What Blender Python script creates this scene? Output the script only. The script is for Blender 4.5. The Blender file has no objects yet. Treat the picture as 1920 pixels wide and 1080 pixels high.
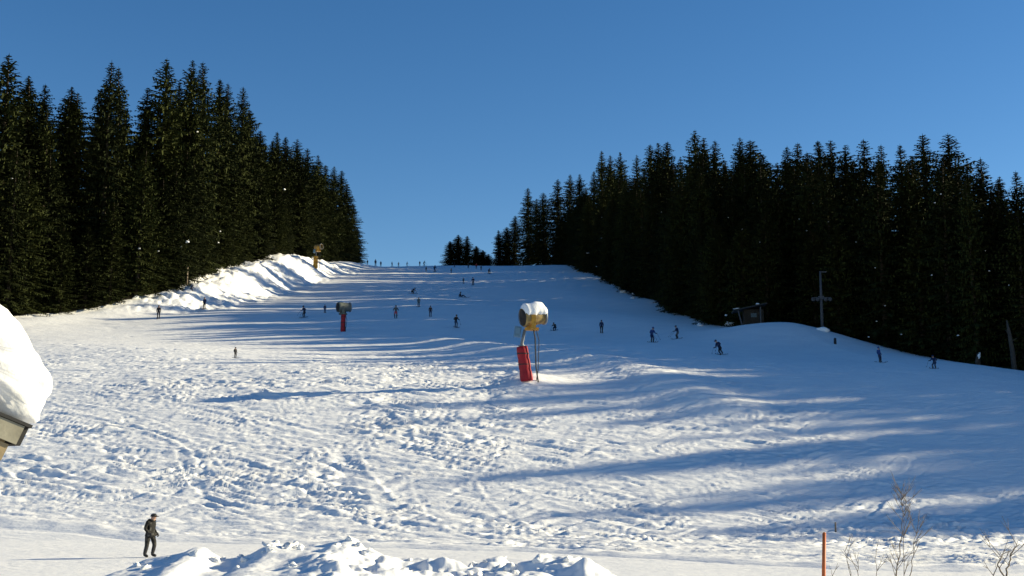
import bpy, math, random
import numpy as np
from mathutils import Vector, Matrix, Quaternion

sc = bpy.context.scene
col = sc.collection
R = math.radians

# ------------------------------------------------------------------ camera, sky, sun, exposure
HC = 4.25                      # camera above the groomed track (z = 0)
FPX = 2200.0                   # focal length in pixels of the 1920 wide photograph
PITCH = math.atan(310 / FPX)
cam_d = bpy.data.cameras.new('camera')
cam_d.sensor_width = 36.0
cam_d.lens = 36.0 * FPX / 1920
cam_d.clip_start = 0.1
cam_d.clip_end = 6000
cam = bpy.data.objects.new('camera', cam_d)
cam.location = (0, 0, HC)
cam.rotation_euler = (math.pi / 2 + PITCH, 0, 0)
col.objects.link(cam)
sc.camera = cam

SUN_AZ = R(78)                 # clockwise from +Y (the view direction): sun to the right, a little ahead
SUN_EL = R(17.8)
world = bpy.data.worlds.new('World')
sc.world = world
world.use_nodes = True
wn = world.node_tree
bg = wn.nodes['Background']
sky = wn.nodes.new('ShaderNodeTexSky')
sky.sky_type = 'NISHITA'
sky.sun_disc = False
sky.sun_elevation = SUN_EL
sky.sun_rotation = SUN_AZ
sky.altitude = 1800
sky.air_density = 1.0
sky.dust_density = 0.3
sky.ozone_density = 2.0
hs = wn.nodes.new('ShaderNodeHueSaturation')      # the deep blue of thin mountain air, over the whole sky
hs.inputs['Saturation'].default_value = 1.28
hs.inputs['Hue'].default_value = 0.503
wn.links.new(sky.outputs[0], hs.inputs['Color'])
wn.links.new(hs.outputs[0], bg.inputs[0])
bg.inputs[1].default_value = 0.068

sun_d = bpy.data.lights.new('sun', 'SUN')
sun_d.energy = 4.9
sun_d.angle = R(0.5)
sun_d.color = (1.0, 0.875, 0.59)
sun = bpy.data.objects.new('sun', sun_d)
to_sun = Vector((math.sin(SUN_AZ) * math.cos(SUN_EL), math.cos(SUN_AZ) * math.cos(SUN_EL), math.sin(SUN_EL)))
sun.rotation_euler = to_sun.to_track_quat('Z', 'Y').to_euler()
sun.location = (200, 60, 120)
col.objects.link(sun)

sc.view_settings.view_transform = 'Standard'
sc.view_settings.look = 'None'
sc.view_settings.gamma = 1.0
sc.view_settings.exposure = 1.0

# ------------------------------------------------------------------ helpers
def ray(px, py):
    c, s = math.cos(PITCH), math.sin(PITCH)
    u, v = (px - 960) / FPX, (540 - py) / FPX
    return Vector((u, c - v * s, s + v * c))

def at(px, py, D):
    d = ray(px, py)
    t = D / d.y
    return Vector((d.x * t, D, HC + d.z * t))

def proj(p):
    c, s = math.cos(PITCH), math.sin(PITCH)
    x, y, z = p[0], p[1], p[2] - HC
    f = y * c + z * s
    up = -y * s + z * c
    return 960 + FPX * x / f, 540 - FPX * up / f

rng = np.random.default_rng(11)
rnd = random.Random(5)

def _hash(ix, iy, seed):
    n = (ix.astype(np.int64) * 374761393 + iy.astype(np.int64) * 668265263 + seed * 974634777) & 0xFFFFFFFF
    n = ((n ^ (n >> 13)) * 1274126177) & 0xFFFFFFFF
    n = (n ^ (n >> 16)) & 0xFFFFFFFF
    n = (n * 2246822519) & 0xFFFFFFFF
    return ((n ^ (n >> 15)) & 0xFFFF) / 65535.0

def perlin(x, y, seed=0):
    x = np.asarray(x, float); y = np.asarray(y, float)
    ix = np.floor(x); iy = np.floor(y)
    fx = x - ix; fy = y - iy
    sx = fx * fx * fx * (fx * (fx * 6 - 15) + 10); sy = fy * fy * fy * (fy * (fy * 6 - 15) + 10)
    out = 0
    def g(dx, dy):
        a = _hash(ix + dx, iy + dy, seed) * 2 * np.pi
        return np.cos(a) * (fx - dx) + np.sin(a) * (fy - dy)
    a = g(0, 0) * (1 - sx) + g(1, 0) * sx
    b = g(0, 1) * (1 - sx) + g(1, 1) * sx
    return (a * (1 - sy) + b * sy) * 1.5

def fbm(x, y, seed=0, octv=3, gain=0.5):
    s = 0; a = 1.0
    for o in range(octv):
        s = s + a * perlin(x * 2 ** o, y * 2 ** o, seed + o * 17)
        a *= gain
    return s

def sstep(e0, e1, x):
    t = np.clip((np.asarray(x, float) - e0) / (e1 - e0), 0, 1)
    return t * t * (3 - 2 * t)

def pchip(xs, ys):
    xs = np.array(xs, float); ys = np.array(ys, float)
    h = np.diff(xs); d = np.diff(ys) / h
    m = np.zeros_like(ys)
    for i in range(1, len(xs) - 1):
        if d[i - 1] * d[i] > 0:
            w1 = 2 * h[i] + h[i - 1]; w2 = h[i] + 2 * h[i - 1]
            m[i] = (w1 + w2) / (w1 / d[i - 1] + w2 / d[i])
    m[0], m[-1] = d[0], d[-1]
    def f(x):
        x = np.clip(np.asarray(x, float), xs[0], xs[-1])
        i = np.clip(np.searchsorted(xs, x) - 1, 0, len(h) - 1)
        t = (x - xs[i]) / h[i]
        return ((1 + 2 * t) * (1 - t) ** 2 * ys[i] + t * (1 - t) ** 2 * h[i] * m[i]
                + t * t * (3 - 2 * t) * ys[i + 1] + t * t * (t - 1) * h[i] * m[i + 1])
    return f

class MB:
    """collects verts and faces for one mesh"""
    def __init__(self):
        self.v = []; self.f = []; self.mi = []; self.cur = 0
    def add(self, vs, fs):
        o = len(self.v)
        self.v.extend([tuple(p) for p in vs])
        for f in fs:
            self.f.append(tuple(i + o for i in f)); self.mi.append(self.cur)
    def box(self, c, s, M=None):
        x, y, z = (a / 2 for a in s)
        vs = [Vector((sx * x, sy * y, sz * z)) for sz in (-1, 1) for sy in (-1, 1) for sx in (-1, 1)]
        if M: vs = [M @ p for p in vs]
        vs = [p + Vector(c) for p in vs]
        self.add(vs, [(0, 2, 3, 1), (4, 5, 7, 6), (0, 1, 5, 4), (2, 6, 7, 3), (0, 4, 6, 2), (1, 3, 7, 5)])
    def tube(self, pts, rad, seg=8, cap=True):
        pts = [Vector(p) for p in pts]
        n = len(pts)
        rad = rad if isinstance(rad, (list, tuple)) else [rad] * n
        vs = []; ref = None
        for i, p in enumerate(pts):
            t = (pts[min(i + 1, n - 1)] - pts[max(i - 1, 0)]).normalized()
            if ref is None:
                ref = Vector((0, 0, 1)) if abs(t.z) < 0.9 else Vector((1, 0, 0))
            a = t.cross(ref).normalized(); b = t.cross(a).normalized(); ref = b.cross(t) if False else ref
            for k in range(seg):
                an = 2 * math.pi * k / seg
                vs.append(p + (a * math.cos(an) + b * math.sin(an)) * rad[i])
        fs = []
        for i in range(n - 1):
            for k in range(seg):
                k2 = (k + 1) % seg
                fs.append((i * seg + k, i * seg + k2, (i + 1) * seg + k2, (i + 1) * seg + k))
        if cap:
            fs.append(tuple(range(seg - 1, -1, -1))); fs.append(tuple((n - 1) * seg + k for k in range(seg)))
        self.add(vs, fs)
    def mesh(self, name, mats, smooth=False):
        me = bpy.data.meshes.new(name)
        me.from_pydata(self.v, [], self.f)
        for m in (mats if isinstance(mats, (list, tuple)) else [mats]): me.materials.append(m)
        if any(self.mi): me.polygons.foreach_set('material_index', self.mi)
        if smooth: me.polygons.foreach_set('use_smooth', [True] * len(self.f))
        me.update()
        return me

def link(name, me, parent=None, loc=None):
    o = bpy.data.objects.new(name, me)
    col.objects.link(o)
    if parent: o.parent = parent
    if loc is not None: o.location = loc
    return o

def part(name, mb, mats, parent, smooth=False):
    return link(name, mb.mesh(name, mats, smooth), parent)

def empty(name, loc, rz=0.0):
    o = bpy.data.objects.new(name, None)
    o.empty_display_size = 0.3
    col.objects.link(o); o.location = loc; o.rotation_euler = (0, 0, rz)
    return o

def tag(o, label=None, cat=None, group=None, kind=None):
    if label: o['label'] = label
    if cat: o['category'] = cat
    if group: o['group'] = group
    if kind: o['kind'] = kind
    return o

# ------------------------------------------------------------------ materials
def mat(name, rgb, rough=0.7, spec=0.3, metal=0.0, noise=None, bump=None):
    """noise = (scale, rgb2, low, high); bump = (scale, strength, distance)"""
    m = bpy.data.materials.new(name); m.use_nodes = True
    nt = m.node_tree; p = nt.nodes['Principled BSDF']
    p.inputs['Base Color'].default_value = (*rgb, 1)
    p.inputs['Roughness'].default_value = rough
    p.inputs['Specular IOR Level'].default_value = spec
    p.inputs['Metallic'].default_value = metal
    tc = nt.nodes.new('ShaderNodeTexCoord')
    if noise:
        n = nt.nodes.new('ShaderNodeTexNoise'); n.inputs['Scale'].default_value = noise[0]; n.inputs['Detail'].default_value = 5
        r = nt.nodes.new('ShaderNodeValToRGB')
        r.color_ramp.elements[0].position = noise[2]; r.color_ramp.elements[1].position = noise[3]
        r.color_ramp.elements[0].color = (*rgb, 1); r.color_ramp.elements[1].color = (*noise[1], 1)
        nt.links.new(tc.outputs['Object'], n.inputs['Vector']); nt.links.new(n.outputs['Fac'], r.inputs[0])
        nt.links.new(r.outputs[0], p.inputs['Base Color'])
    if bump:
        n2 = nt.nodes.new('ShaderNodeTexNoise'); n2.inputs['Scale'].default_value = bump[0]; n2.inputs['Detail'].default_value = 4
        b = nt.nodes.new('ShaderNodeBump'); b.inputs['Strength'].default_value = bump[1]; b.inputs['Distance'].default_value = bump[2]
        nt.links.new(tc.outputs['Object'], n2.inputs['Vector']); nt.links.new(n2.outputs['Fac'], b.inputs['Height'])
        nt.links.new(b.outputs[0], p.inputs['Normal'])
    return m

def snow_material():
    m = bpy.data.materials.new('piste_snow'); m.use_nodes = True
    nt = m.node_tree; L = nt.links.new; p = nt.nodes['Principled BSDF']
    p.inputs['Roughness'].default_value = 0.75
    p.inputs['Specular IOR Level'].default_value = 0.2
    tc = nt.nodes.new('ShaderNodeTexCoord')
    # faint dirt / ice variation
    n = nt.nodes.new('ShaderNodeTexNoise'); n.inputs['Scale'].default_value = 0.35; n.inputs['Detail'].default_value = 6
    r = nt.nodes.new('ShaderNodeValToRGB')
    r.color_ramp.elements[0].position = 0.3; r.color_ramp.elements[1].position = 0.7
    r.color_ramp.elements[0].color = (0.80, 0.81, 0.83, 1); r.color_ramp.elements[1].color = (0.88, 0.88, 0.88, 1)
    L(tc.outputs['Object'], n.inputs['Vector']); L(n.outputs['Fac'], r.inputs[0])
    # needle litter and undergrowth below the trees
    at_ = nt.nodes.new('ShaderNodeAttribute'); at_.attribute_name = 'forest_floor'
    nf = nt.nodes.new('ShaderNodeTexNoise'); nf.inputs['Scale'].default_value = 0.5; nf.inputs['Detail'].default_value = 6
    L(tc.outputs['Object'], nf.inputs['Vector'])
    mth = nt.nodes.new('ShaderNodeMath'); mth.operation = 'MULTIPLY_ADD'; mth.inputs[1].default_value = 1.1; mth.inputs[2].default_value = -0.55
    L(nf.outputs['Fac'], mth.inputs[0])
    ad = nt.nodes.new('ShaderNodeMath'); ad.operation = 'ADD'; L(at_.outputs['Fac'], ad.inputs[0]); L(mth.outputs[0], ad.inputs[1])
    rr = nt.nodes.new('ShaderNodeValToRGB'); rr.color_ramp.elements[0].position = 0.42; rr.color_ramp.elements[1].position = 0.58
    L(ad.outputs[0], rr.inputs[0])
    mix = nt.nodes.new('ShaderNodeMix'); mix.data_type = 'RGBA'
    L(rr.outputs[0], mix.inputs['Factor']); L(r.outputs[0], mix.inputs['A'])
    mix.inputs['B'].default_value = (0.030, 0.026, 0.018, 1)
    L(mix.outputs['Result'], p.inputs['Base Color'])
    # fine grain relief
    mp = nt.nodes.new('ShaderNodeMapping'); mp.inputs['Scale'].default_value = (0.45, 1.1, 1.0)
    L(tc.outputs['Object'], mp.inputs[0])
    n2 = nt.nodes.new('ShaderNodeTexNoise'); n2.inputs['Scale'].default_value = 3.2; n2.inputs['Detail'].default_value = 6; n2.inputs['Roughness'].default_value = 0.6
    L(mp.outputs[0], n2.inputs['Vector'])
    b = nt.nodes.new('ShaderNodeBump'); b.inputs['Strength'].default_value = 0.85; b.inputs['Distance'].default_value = 0.09
    L(n2.outputs['Fac'], b.inputs['Height']); L(b.outputs[0], p.inputs['Normal'])
    return m

M_SNOW = snow_material()
M_SNOW2 = mat('heaped_snow', (0.88, 0.88, 0.88), 0.75, 0.2, noise=(1.3, (0.80, 0.81, 0.82), 0.35, 0.7), bump=(7.0, 0.5, 0.03))
M_BARK = mat('spruce_bark', (0.055, 0.042, 0.032), 0.9, 0.1, noise=(3.0, (0.10, 0.085, 0.07), 0.4, 0.7))
def needle_mat(name, a, b):
    m = mat(name, a, 0.85, 0.08)
    nt = m.node_tree; L = nt.links.new
    oi = nt.nodes.new('ShaderNodeObjectInfo')
    tc = nt.nodes.new('ShaderNodeTexCoord')
    n = nt.nodes.new('ShaderNodeTexNoise'); n.inputs['Scale'].default_value = 0.55; n.inputs['Detail'].default_value = 4
    L(tc.outputs['Object'], n.inputs['Vector'])
    ad = nt.nodes.new('ShaderNodeMath'); ad.operation = 'MULTIPLY_ADD'; ad.inputs[1].default_value = 0.5
    L(oi.outputs['Random'], ad.inputs[0]); L(n.outputs['Fac'], ad.inputs[2])
    r = nt.nodes.new('ShaderNodeValToRGB')
    r.color_ramp.elements[0].position = 0.4; r.color_ramp.elements[1].position = 1.05
    r.color_ramp.elements[0].color = (*a, 1); r.color_ramp.elements[1].color = (*b, 1)
    L(ad.outputs[0], r.inputs[0]); L(r.outputs[0], nt.nodes['Principled BSDF'].inputs['Base Color'])
    return m
M_NEEDLE = needle_mat('spruce_needles', (0.015, 0.020, 0.007), (0.042, 0.050, 0.014))
M_RED = mat('red_padding', (0.36, 0.012, 0.022), 0.6, 0.3, noise=(2.5, (0.26, 0.010, 0.018), 0.4, 0.7))
M_STEEL = mat('galvanised_steel', (0.20, 0.21, 0.23), 0.55, 0.3, 0.3, noise=(4, (0.14, 0.15, 0.16), 0.4, 0.7))
M_YELLOW = mat('yellow_paint', (0.52, 0.27, 0.025), 0.5, 0.4, noise=(5, (0.34, 0.17, 0.02), 0.4, 0.7))
M_CREAM = mat('pale_barrel_paint', (0.34, 0.24, 0.09), 0.55, 0.3, noise=(3, (0.17, 0.12, 0.05), 0.4, 0.62))
M_BLACK = mat('black_rubber', (0.02, 0.02, 0.022), 0.6, 0.3)
M_BLUEBOX = mat('blue_grey_box', (0.10, 0.20, 0.30), 0.5, 0.4)
M_GREYGREEN = mat('grey_green_cover', (0.10, 0.12, 0.10), 0.7, 0.2, noise=(4, (0.15, 0.15, 0.13), 0.4, 0.7))
M_ORANGE = mat('orange_pole_paint', (0.55, 0.13, 0.03), 0.55, 0.3, noise=(3, (0.38, 0.12, 0.05), 0.45, 0.7))
M_WOODG = mat('weathered_board', (0.27, 0.255, 0.20), 0.8, 0.2, noise=(6, (0.16, 0.15, 0.115), 0.4, 0.7), bump=(20, 0.3, 0.01))
M_WOODT = mat('tan_board', (0.28, 0.22, 0.13), 0.8, 0.2, noise=(6, (0.18, 0.14, 0.08), 0.4, 0.7), bump=(20, 0.3, 0.01))
M_ROOFING = mat('dark_roofing', (0.035, 0.035, 0.035), 0.85, 0.2, bump=(15, 0.4, 0.01))
M_WOODD = mat('dark_timber', (0.03, 0.024, 0.018), 0.85, 0.15, noise=(3, (0.05, 0.04, 0.03), 0.4, 0.7))
M_TWIG = mat('winter_twig', (0.16, 0.125, 0.095), 0.8, 0.2, noise=(8, (0.24, 0.20, 0.15), 0.4, 0.7))
M_SKIN = mat('skin', (0.45, 0.27, 0.19), 0.6, 0.3)
M_SKI = mat('ski_topsheet', (0.05, 0.05, 0.06), 0.4, 0.5)
M_GLASS = mat('dark_window_glass', (0.02, 0.025, 0.03), 0.1, 0.5)

# ------------------------------------------------------------------ terrain
profile = pchip([-80, -20, 4, 12, 24, 34, 41, 58, 63, 74, 92, 118, 150, 180, 245, 300, 335, 362, 400, 460, 600, 1600],
                [3.2, 2.9, 2.55, 2.1, 1.1, 0.3, 0.0, 0.0, 0.9, 4.6, 9.75, 14.0, 18.55, 24.7, 37.6, 49.6, 57.0, 62.2, 66.0, 67.0, 60, 20])
XR_D = [40, 60, 85, 105, 130, 140, 150, 160, 175, 250, 360, 384, 392, 430, 500]
XR_X = [130, 118, 103, 85, 60, 51, 44, 34, 27.5, 24, 17, 12, -5, -5, 0]
XL_D = [60, 100, 150, 175, 185, 200, 260, 280, 315, 375, 450]
XL_X = [-110, -100, -88, -76, -68.5, -59.5, -57.5, -55.5, -53.5, -50, -50]
def XR(D): return np.interp(D, XR_D, XR_X)
def XL(D): return np.interp(D, XL_D, XL_X)

RIDGE_A, RIDGE_B = np.array([-10.0, 152.0]), np.array([15.0, 83.0])
def macro(X, Y):
    X = np.asarray(X, float); Y = np.asarray(Y, float)
    z = profile(Y)
    # left bank below the forest
    A = np.interp(Y, [140, 170, 185, 200, 230, 260, 282, 300, 325, 370], [0.0, 0.3, 0.7, 2.8, 4.4, 5.8, 6.1, 4.5, 2.3, 0.6])
    xe = -XL(Y)
    wob = 1.6 * perlin(Y / 9.0, X / 40.0, 71)
    z = z + A * sstep(xe - 11 + wob, xe - 1 + wob, -X)
    z = z + 0.16 * np.maximum(-X - xe, 0) * sstep(90, 170, Y)
    # wind-formed mound beside the right forest, and the ground falling away to its right
    z = z + 2.3 * np.exp(-((X - 35) / 11.0) ** 2 - ((Y - 150) / 13.0) ** 2)
    z = z - 0.105 * np.clip(X - 36, 0, 26) * sstep(190, 150, Y) * sstep(60, 90, Y)
    # little roadside ridge above the snow gun
    ab = RIDGE_B - RIDGE_A
    t = np.clip(((X - RIDGE_A[0]) * ab[0] + (Y - RIDGE_A[1]) * ab[1]) / (ab @ ab), 0, 1)
    d = np.hypot(X - RIDGE_A[0] - t * ab[0], Y - RIDGE_A[1] - t * ab[1])
    z = z + 0.55 * np.exp(-(d / 3.2) ** 2)
    z = z + 0.7 * np.exp(-((X - 1.4) ** 2 + (Y - 91.5) ** 2) / 5.0)     # heap at the foot of the snow gun
    # broad rolls
    z = z + 0.55 * perlin(X / 26.0, Y / 30.0, 3) * sstep(62, 95, Y)
    return z

# ski tracks, scrapes and thrown-up snow, stamped into a height raster
RX0, RX1, RY0, RY1, RS = -52.0, 52.0, 52.0, 200.0, 0.1
NXr, NYr = int((RX1 - RX0) / RS), int((RY1 - RY0) / RS)
track = np.zeros((NYr, NXr), np.float32)
def stamp(px, py, nx, ny, prof):
    for off, hgt in prof:
        ix = ((px + nx * off - RX0) / RS).astype(int); iy = ((py + ny * off - RY0) / RS).astype(int)
        ok = (ix >= 0) & (ix < NXr) & (iy >= 0) & (iy < NYr)
        np.add.at(track, (iy[ok], ix[ok]), (hgt if np.isscalar(hgt) else hgt[ok]))
for k in range(3000):
    yb = RY0 + (RY1 - RY0) * rng.random() ** 1.5
    x0 = rng.uniform(-50, 50)
    if x0 > 14 and rng.random() < 0.6: continue
    Ln = rng.uniform(6, 28); a0 = rng.normal(-0.08, 0.26) + (math.pi if rng.random() < 0.5 else 0)
    curv = rng.normal(0, 0.026)
    s = np.arange(0, Ln, 0.06)
    an = a0 + curv * s
    px = x0 + np.cumsum(np.cos(an)) * 0.06; py = yb + np.cumsum(np.sin(an)) * 0.06
    nx, ny = -np.sin(an), np.cos(an)
    fade = np.sin(np.pi * s / Ln) ** 0.5 * (0.6 + 0.4 * perlin(s / 1.1, s * 0 + k, 5))
    amp = rng.uniform(0.3, 1.0) * fade
    w = rng.uniform(0.06, 0.2); berm = rng.uniform(0.5, 1.6)
    up = 1 if rng.random() < 0.5 else -1
    prof = []
    for o in np.arange(-w - 0.4, w + 0.41, 0.08):
        q = abs(o) / w
        h = -0.05 * max(0, 1 - q * q) if q < 1 else 0.0
        e = o * up - w - 0.08
        h += 0.06 * berm * math.exp(-(e / 0.13) ** 2)
        prof.append((o, amp * h * 1.0))
    stamp(px, py, nx, ny, prof)
def blur(a, n=1):
    for _ in range(n):
        a = (a + np.roll(a, 1, 0) + np.roll(a, -1, 0) + np.roll(a, 1, 1) + np.roll(a, -1, 1)) / 5
    return a
track = blur(np.clip(track, -0.34, 0.42), 2)

def track_z(X, Y):
    fx = np.clip((X - RX0) / RS, 0, NXr - 2); fy = np.clip((Y - RY0) / RS, 0, NYr - 2)
    ix = fx.astype(int); iy = fy.astype(int); tx = fx - ix; ty = fy - iy
    v = (track[iy, ix] * (1 - tx) + track[iy, ix + 1] * tx) * (1 - ty) + (track[iy + 1, ix] * (1 - tx) + track[iy + 1, ix + 1] * tx) * ty
    inside = (X > RX0) & (X < RX1) & (Y > RY0) & (Y < RY1)
    return np.where(inside, v, 0)

EDGE_X = [-60, -27, -10, 0, 6, 12, 30, 60]
EDGE_D = [63, 62.5, 57, 53.5, 49.5, 45.5, 42, 40]
def track_edge(X): return np.interp(X, EDGE_X, EDGE_D)

def detail(X, Y):
    e = track_edge(X) + 0.5 * perlin(X / 4.0, Y * 0, 41)
    rough = sstep(-0.3, 2.2, Y - e)
    wx = X + 1.5 * perlin(X / 6, Y / 6, 8); wy = Y + 1.2 * perlin(X / 5, Y / 5, 9)
    patch = 0.44 + 0.86 * np.clip(perlin(X / 14, Y / 8, 21) + 0.7 * perlin(X / 5.0, Y / 3.0, 22) + 0.30, 0, 1.0)
    # smoother where fewer people ski (right side) and on the upper slope
    calm = (1 - 0.72 * sstep(6, 28, X) * sstep(58, 70, Y)) * (1 - 0.45 * sstep(96, 130, Y))
    rx = wx * 0.985 - wy * 0.17; ry = wx * 0.17 + wy * 0.985      # scraped lines drift downhill to the right
    n = 0.12 * perlin(rx / 4.6, ry / 1.5, 1)
    n = n + 0.095 * (0.3 - np.abs(perlin(rx / 2.6, ry / 0.75, 2)))
    n = n + 0.06 * perlin(rx / 1.25, ry / 0.6, 4)
    n = n + 0.06 * np.abs(perlin(rx / 0.62, ry / 0.48, 6)) * sstep(130, 90, Y)
    cr = 0                                                         # criss-crossing ski lines, narrow and long
    for k_, (an_, ln_, wd_) in enumerate(((-0.30, 8.0, 0.9), (0.10, 9.0, 0.8), (0.38, 7.0, 1.0), (-0.10, 11.0, 0.75))):
        ux = wx * math.cos(an_) + wy * math.sin(an_); uy = -wx * math.sin(an_) + wy * math.cos(an_)
        p_ = perlin(ux / ln_, uy / wd_, 50 + k_)
        cr = cr - 0.10 * np.clip(1 - np.abs(p_) * 6.0, 0, 1) + 0.065 * np.clip(1 - np.abs(p_ - 0.2) * 6.0, 0, 1)
    n = n + cr * sstep(170, 110, Y)
    z = (0.80 * n * patch * calm + 0.95 * track_z(X, Y) * np.clip(calm * 1.1, 0, 1)) * rough
    # groomed track: long shallow lines running along it, a small berm at its far edge
    g = 1 - rough
    dd = Y - e
    z = z + g * sstep(30, 40, Y) * (0.012 * perlin(X / 6.0, Y / 0.35, 14) + 0.02 * perlin(X / 9.0, Y / 3.0, 15))
    z = z + 0.12 * np.exp(-((dd - 0.5) / 0.55) ** 2) * (0.7 + 0.6 * perlin(X / 1.6, Y * 0, 16))
    z = z - 0.07 * np.exp(-((dd + 0.7) / 0.3) ** 2)
    # lumpy pushed-up snow on the left bank
    bank = sstep(-XL(Y) - 15, -XL(Y) - 7, -X) * sstep(185, 200, Y) * sstep(345, 310, Y)
    z = z + bank * (0.5 * perlin(X / 4.2, Y / 5.0, 31) + 0.75 * np.abs(perlin(X / 1.9, Y / 2.2, 32)) + 0.3 * np.abs(perlin(X / 0.9, Y / 1.1, 33)))
    return z

def height(X, Y):
    X = np.asarray(X, float); Y = np.asarray(Y, float)
    return macro(X, Y) + detail(X, Y)
def hz(x, y): return float(height(np.array([x]), np.array([y]))[0])

def hit(px, py, dmin=30.0, dmax=460.0):
    """where the sight line through a pixel meets the snow"""
    D = np.arange(dmin, dmax, 0.25)
    d = ray(px, py); t = D / d.y
    gap = HC + d.z * t - macro(d.x * t, D)
    i = np.where(gap <= 0)[0]
    D0 = D[i[0]] if len(i) else D[np.argmin(gap)]
    x = d.x * D0 / d.y
    return Vector((x, D0, hz(x, D0)))

def build_slope():
    rows = list(np.arange(-80, 40, 2.5)) + list(np.arange(40, 44, 0.5))
    y = 44.0
    while y < 205: rows.append(y); y *= 1.0023
    while y < 440: rows.append(y); y *= 1.0062
    while y < 1600: rows.append(y); y *= 1.05
    rows = np.array(rows)
    fine = np.arange(-0.50, 0.5001, 0.0014)
    g = 0.5 + np.cumsum(0.004 * 1.16 ** np.arange(34)); g = g[g < 7]
    us = np.concatenate([-g[::-1], fine, g])
    W = np.maximum(rows, 40.0)
    X = us[None, :] * W[:, None]; Y = np.repeat(rows[:, None], len(us), 1)
    Z = height(X, Y)
    nr, nc = X.shape
    me = bpy.data.meshes.new('ski_slope')
    co = np.stack([X, Y, Z], -1).reshape(-1, 3).astype(np.float32)
    idx = np.arange(nr * nc).reshape(nr, nc)
    q = np.stack([idx[:-1, :-1], idx[:-1, 1:], idx[1:, 1:], idx[1:, :-1]], -1).reshape(-1, 4).astype(np.int32)
    me.vertices.add(len(co)); me.vertices.foreach_set('co', co.ravel())
    me.loops.add(q.size); me.loops.foreach_set('vertex_index', q.ravel())
    me.polygons.add(len(q)); me.polygons.foreach_set('loop_start', np.arange(0, q.size, 4, dtype=np.int32))
    me.polygons.foreach_set('use_smooth', np.ones(len(q), bool))
    me.update(calc_edges=True)
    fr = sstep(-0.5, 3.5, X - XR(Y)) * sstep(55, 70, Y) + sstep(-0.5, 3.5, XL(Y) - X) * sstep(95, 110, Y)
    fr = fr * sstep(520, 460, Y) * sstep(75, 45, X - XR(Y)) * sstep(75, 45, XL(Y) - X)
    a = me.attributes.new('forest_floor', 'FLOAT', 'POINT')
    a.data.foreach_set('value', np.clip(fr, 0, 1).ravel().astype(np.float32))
    me.materials.append(M_SNOW)
    return tag(link('ski_slope', me), kind='structure')
build_slope()

# ------------------------------------------------------------------ spruces
def spruce_mesh(seed, H=30.0, Rmax=3.6, droop=0.5, skirt=0.03, dens=1.0):
    r = random.Random(seed)
    V = []; F = []
    def quad(p, q, w, tip):
        o = len(V)
        V.extend([p + w * 0.5, p - w * 0.5, q - w * 0.5 * tip, q + w * 0.5 * tip]); F.append((o, o + 1, o + 2, o + 3))
    z = skirt * H; phase = r.random() * 6; topw = r.uniform(2.5, 3.8)
    lop = [r.uniform(0.75, 1.15) for _ in range(7)]
    while z < H * 0.992:
        t = z / H
        prof = (1 - math.exp(-topw * (1 - t))) * (0.8 + 0.2 * min(1, t / 0.15)) * (1 + 0.10 * math.sin(z * 1.3 + phase) + 0.10 * math.sin(z * 3.1 + phase * 2))
        rad = Rmax * prof + 0.10
        nb = max(4, int((8.5 - 3.5 * t) * dens))
        a0 = r.random() * 6.28
        el0 = -0.28 + 0.85 * t ** 1.5
        for b in range(nb):
            az = a0 + 6.283 * b / nb + r.uniform(-0.3, 0.3)
            Lb = rad * r.uniform(0.62, 1.12) * lop[int((az % 6.283) / 0.9) % 7]
            if r.random() < 0.06: Lb *= 0.4
            ca, sa = math.cos(az), math.sin(az)
            el = el0 + r.uniform(-0.12, 0.12)
            zz = z + r.uniform(-0.4, 0.4) * (1 - t * 0.8)
            out = Vector((ca, sa, 0)); side = Vector((-sa, ca, 0))
            ns = 5 if Lb > 1.2 else 3
            pts = []
            for i in range(ns + 1):
                s = i / ns
                hgt = Lb * (math.tan(el) * s - droop * 0.45 * s * s + droop * 0.22 * s ** 3.5)
                pts.append(Vector((0, 0, zz + hgt)) + out * (Lb * s))
            for i in range(ns):
                quad(pts[i], pts[i + 1], side * (0.16 + 0.12 * (1 - i / ns)) * min(1, Lb), 0.8)
            nt = max(3, int(Lb * 3.0))
            for i in range(nt):
                s = (i + 0.6) / nt
                k = min(int(s * ns), ns - 1); f = s * ns - k
                p = pts[k].lerp(pts[k + 1], f)
                tl = (0.10 + 0.22 * min(1, Lb) + 0.34 * Lb * (1.05 - s) * min(1, s * 3 + 0.3)) * r.uniform(0.7, 1.2)
                tl = min(tl, 1.25)
                for sg in (-1, 1):
                    dr = out * 0.75 + side * sg * r.uniform(0.7, 1.0) + Vector((0, 0, -r.uniform(0.25, 0.75) * (1.1 - 0.6 * t)))
                    dr.normalize()
                    wv = dr.cross(Vector((0, 0, 1)))
                    wv = (wv.normalized() + Vector((0, 0, r.uniform(-0.7, 0.7)))).normalized() * (0.20 + 0.10 * r.random()) * (0.45 + 0.55 * min(1, Lb / 1.5))
                    quad(p, p + dr * tl, wv, 0.25)
                if t < 0.9 and r.random() < 0.75:
                    dn = Vector((r.uniform(-.25, .25), r.uniform(-.25, .25), -1)).normalized()
                    quad(p, p + dn * tl * r.uniform(0.7, 1.1), (side * r.uniform(-1, 1) + out * r.uniform(-1, 1)).normalized() * 0.26, 0.3)
        z += (0.62 - 0.30 * t) * r.uniform(0.85, 1.15)
    # leader shoot
    quad(Vector((0, 0, H * 0.97)), Vector((0, 0, H)), Vector((0.12, 0, 0)), 0.2)
    quad(Vector((0, 0, H * 0.97)), Vector((0, 0, H)), Vector((0, 0.12, 0)), 0.2)
    me = bpy.data.meshes.new('crown'); me.from_pydata([tuple(v) for v in V], [], F)
    me.materials.append(M_NEEDLE); me.update()
    return me

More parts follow.
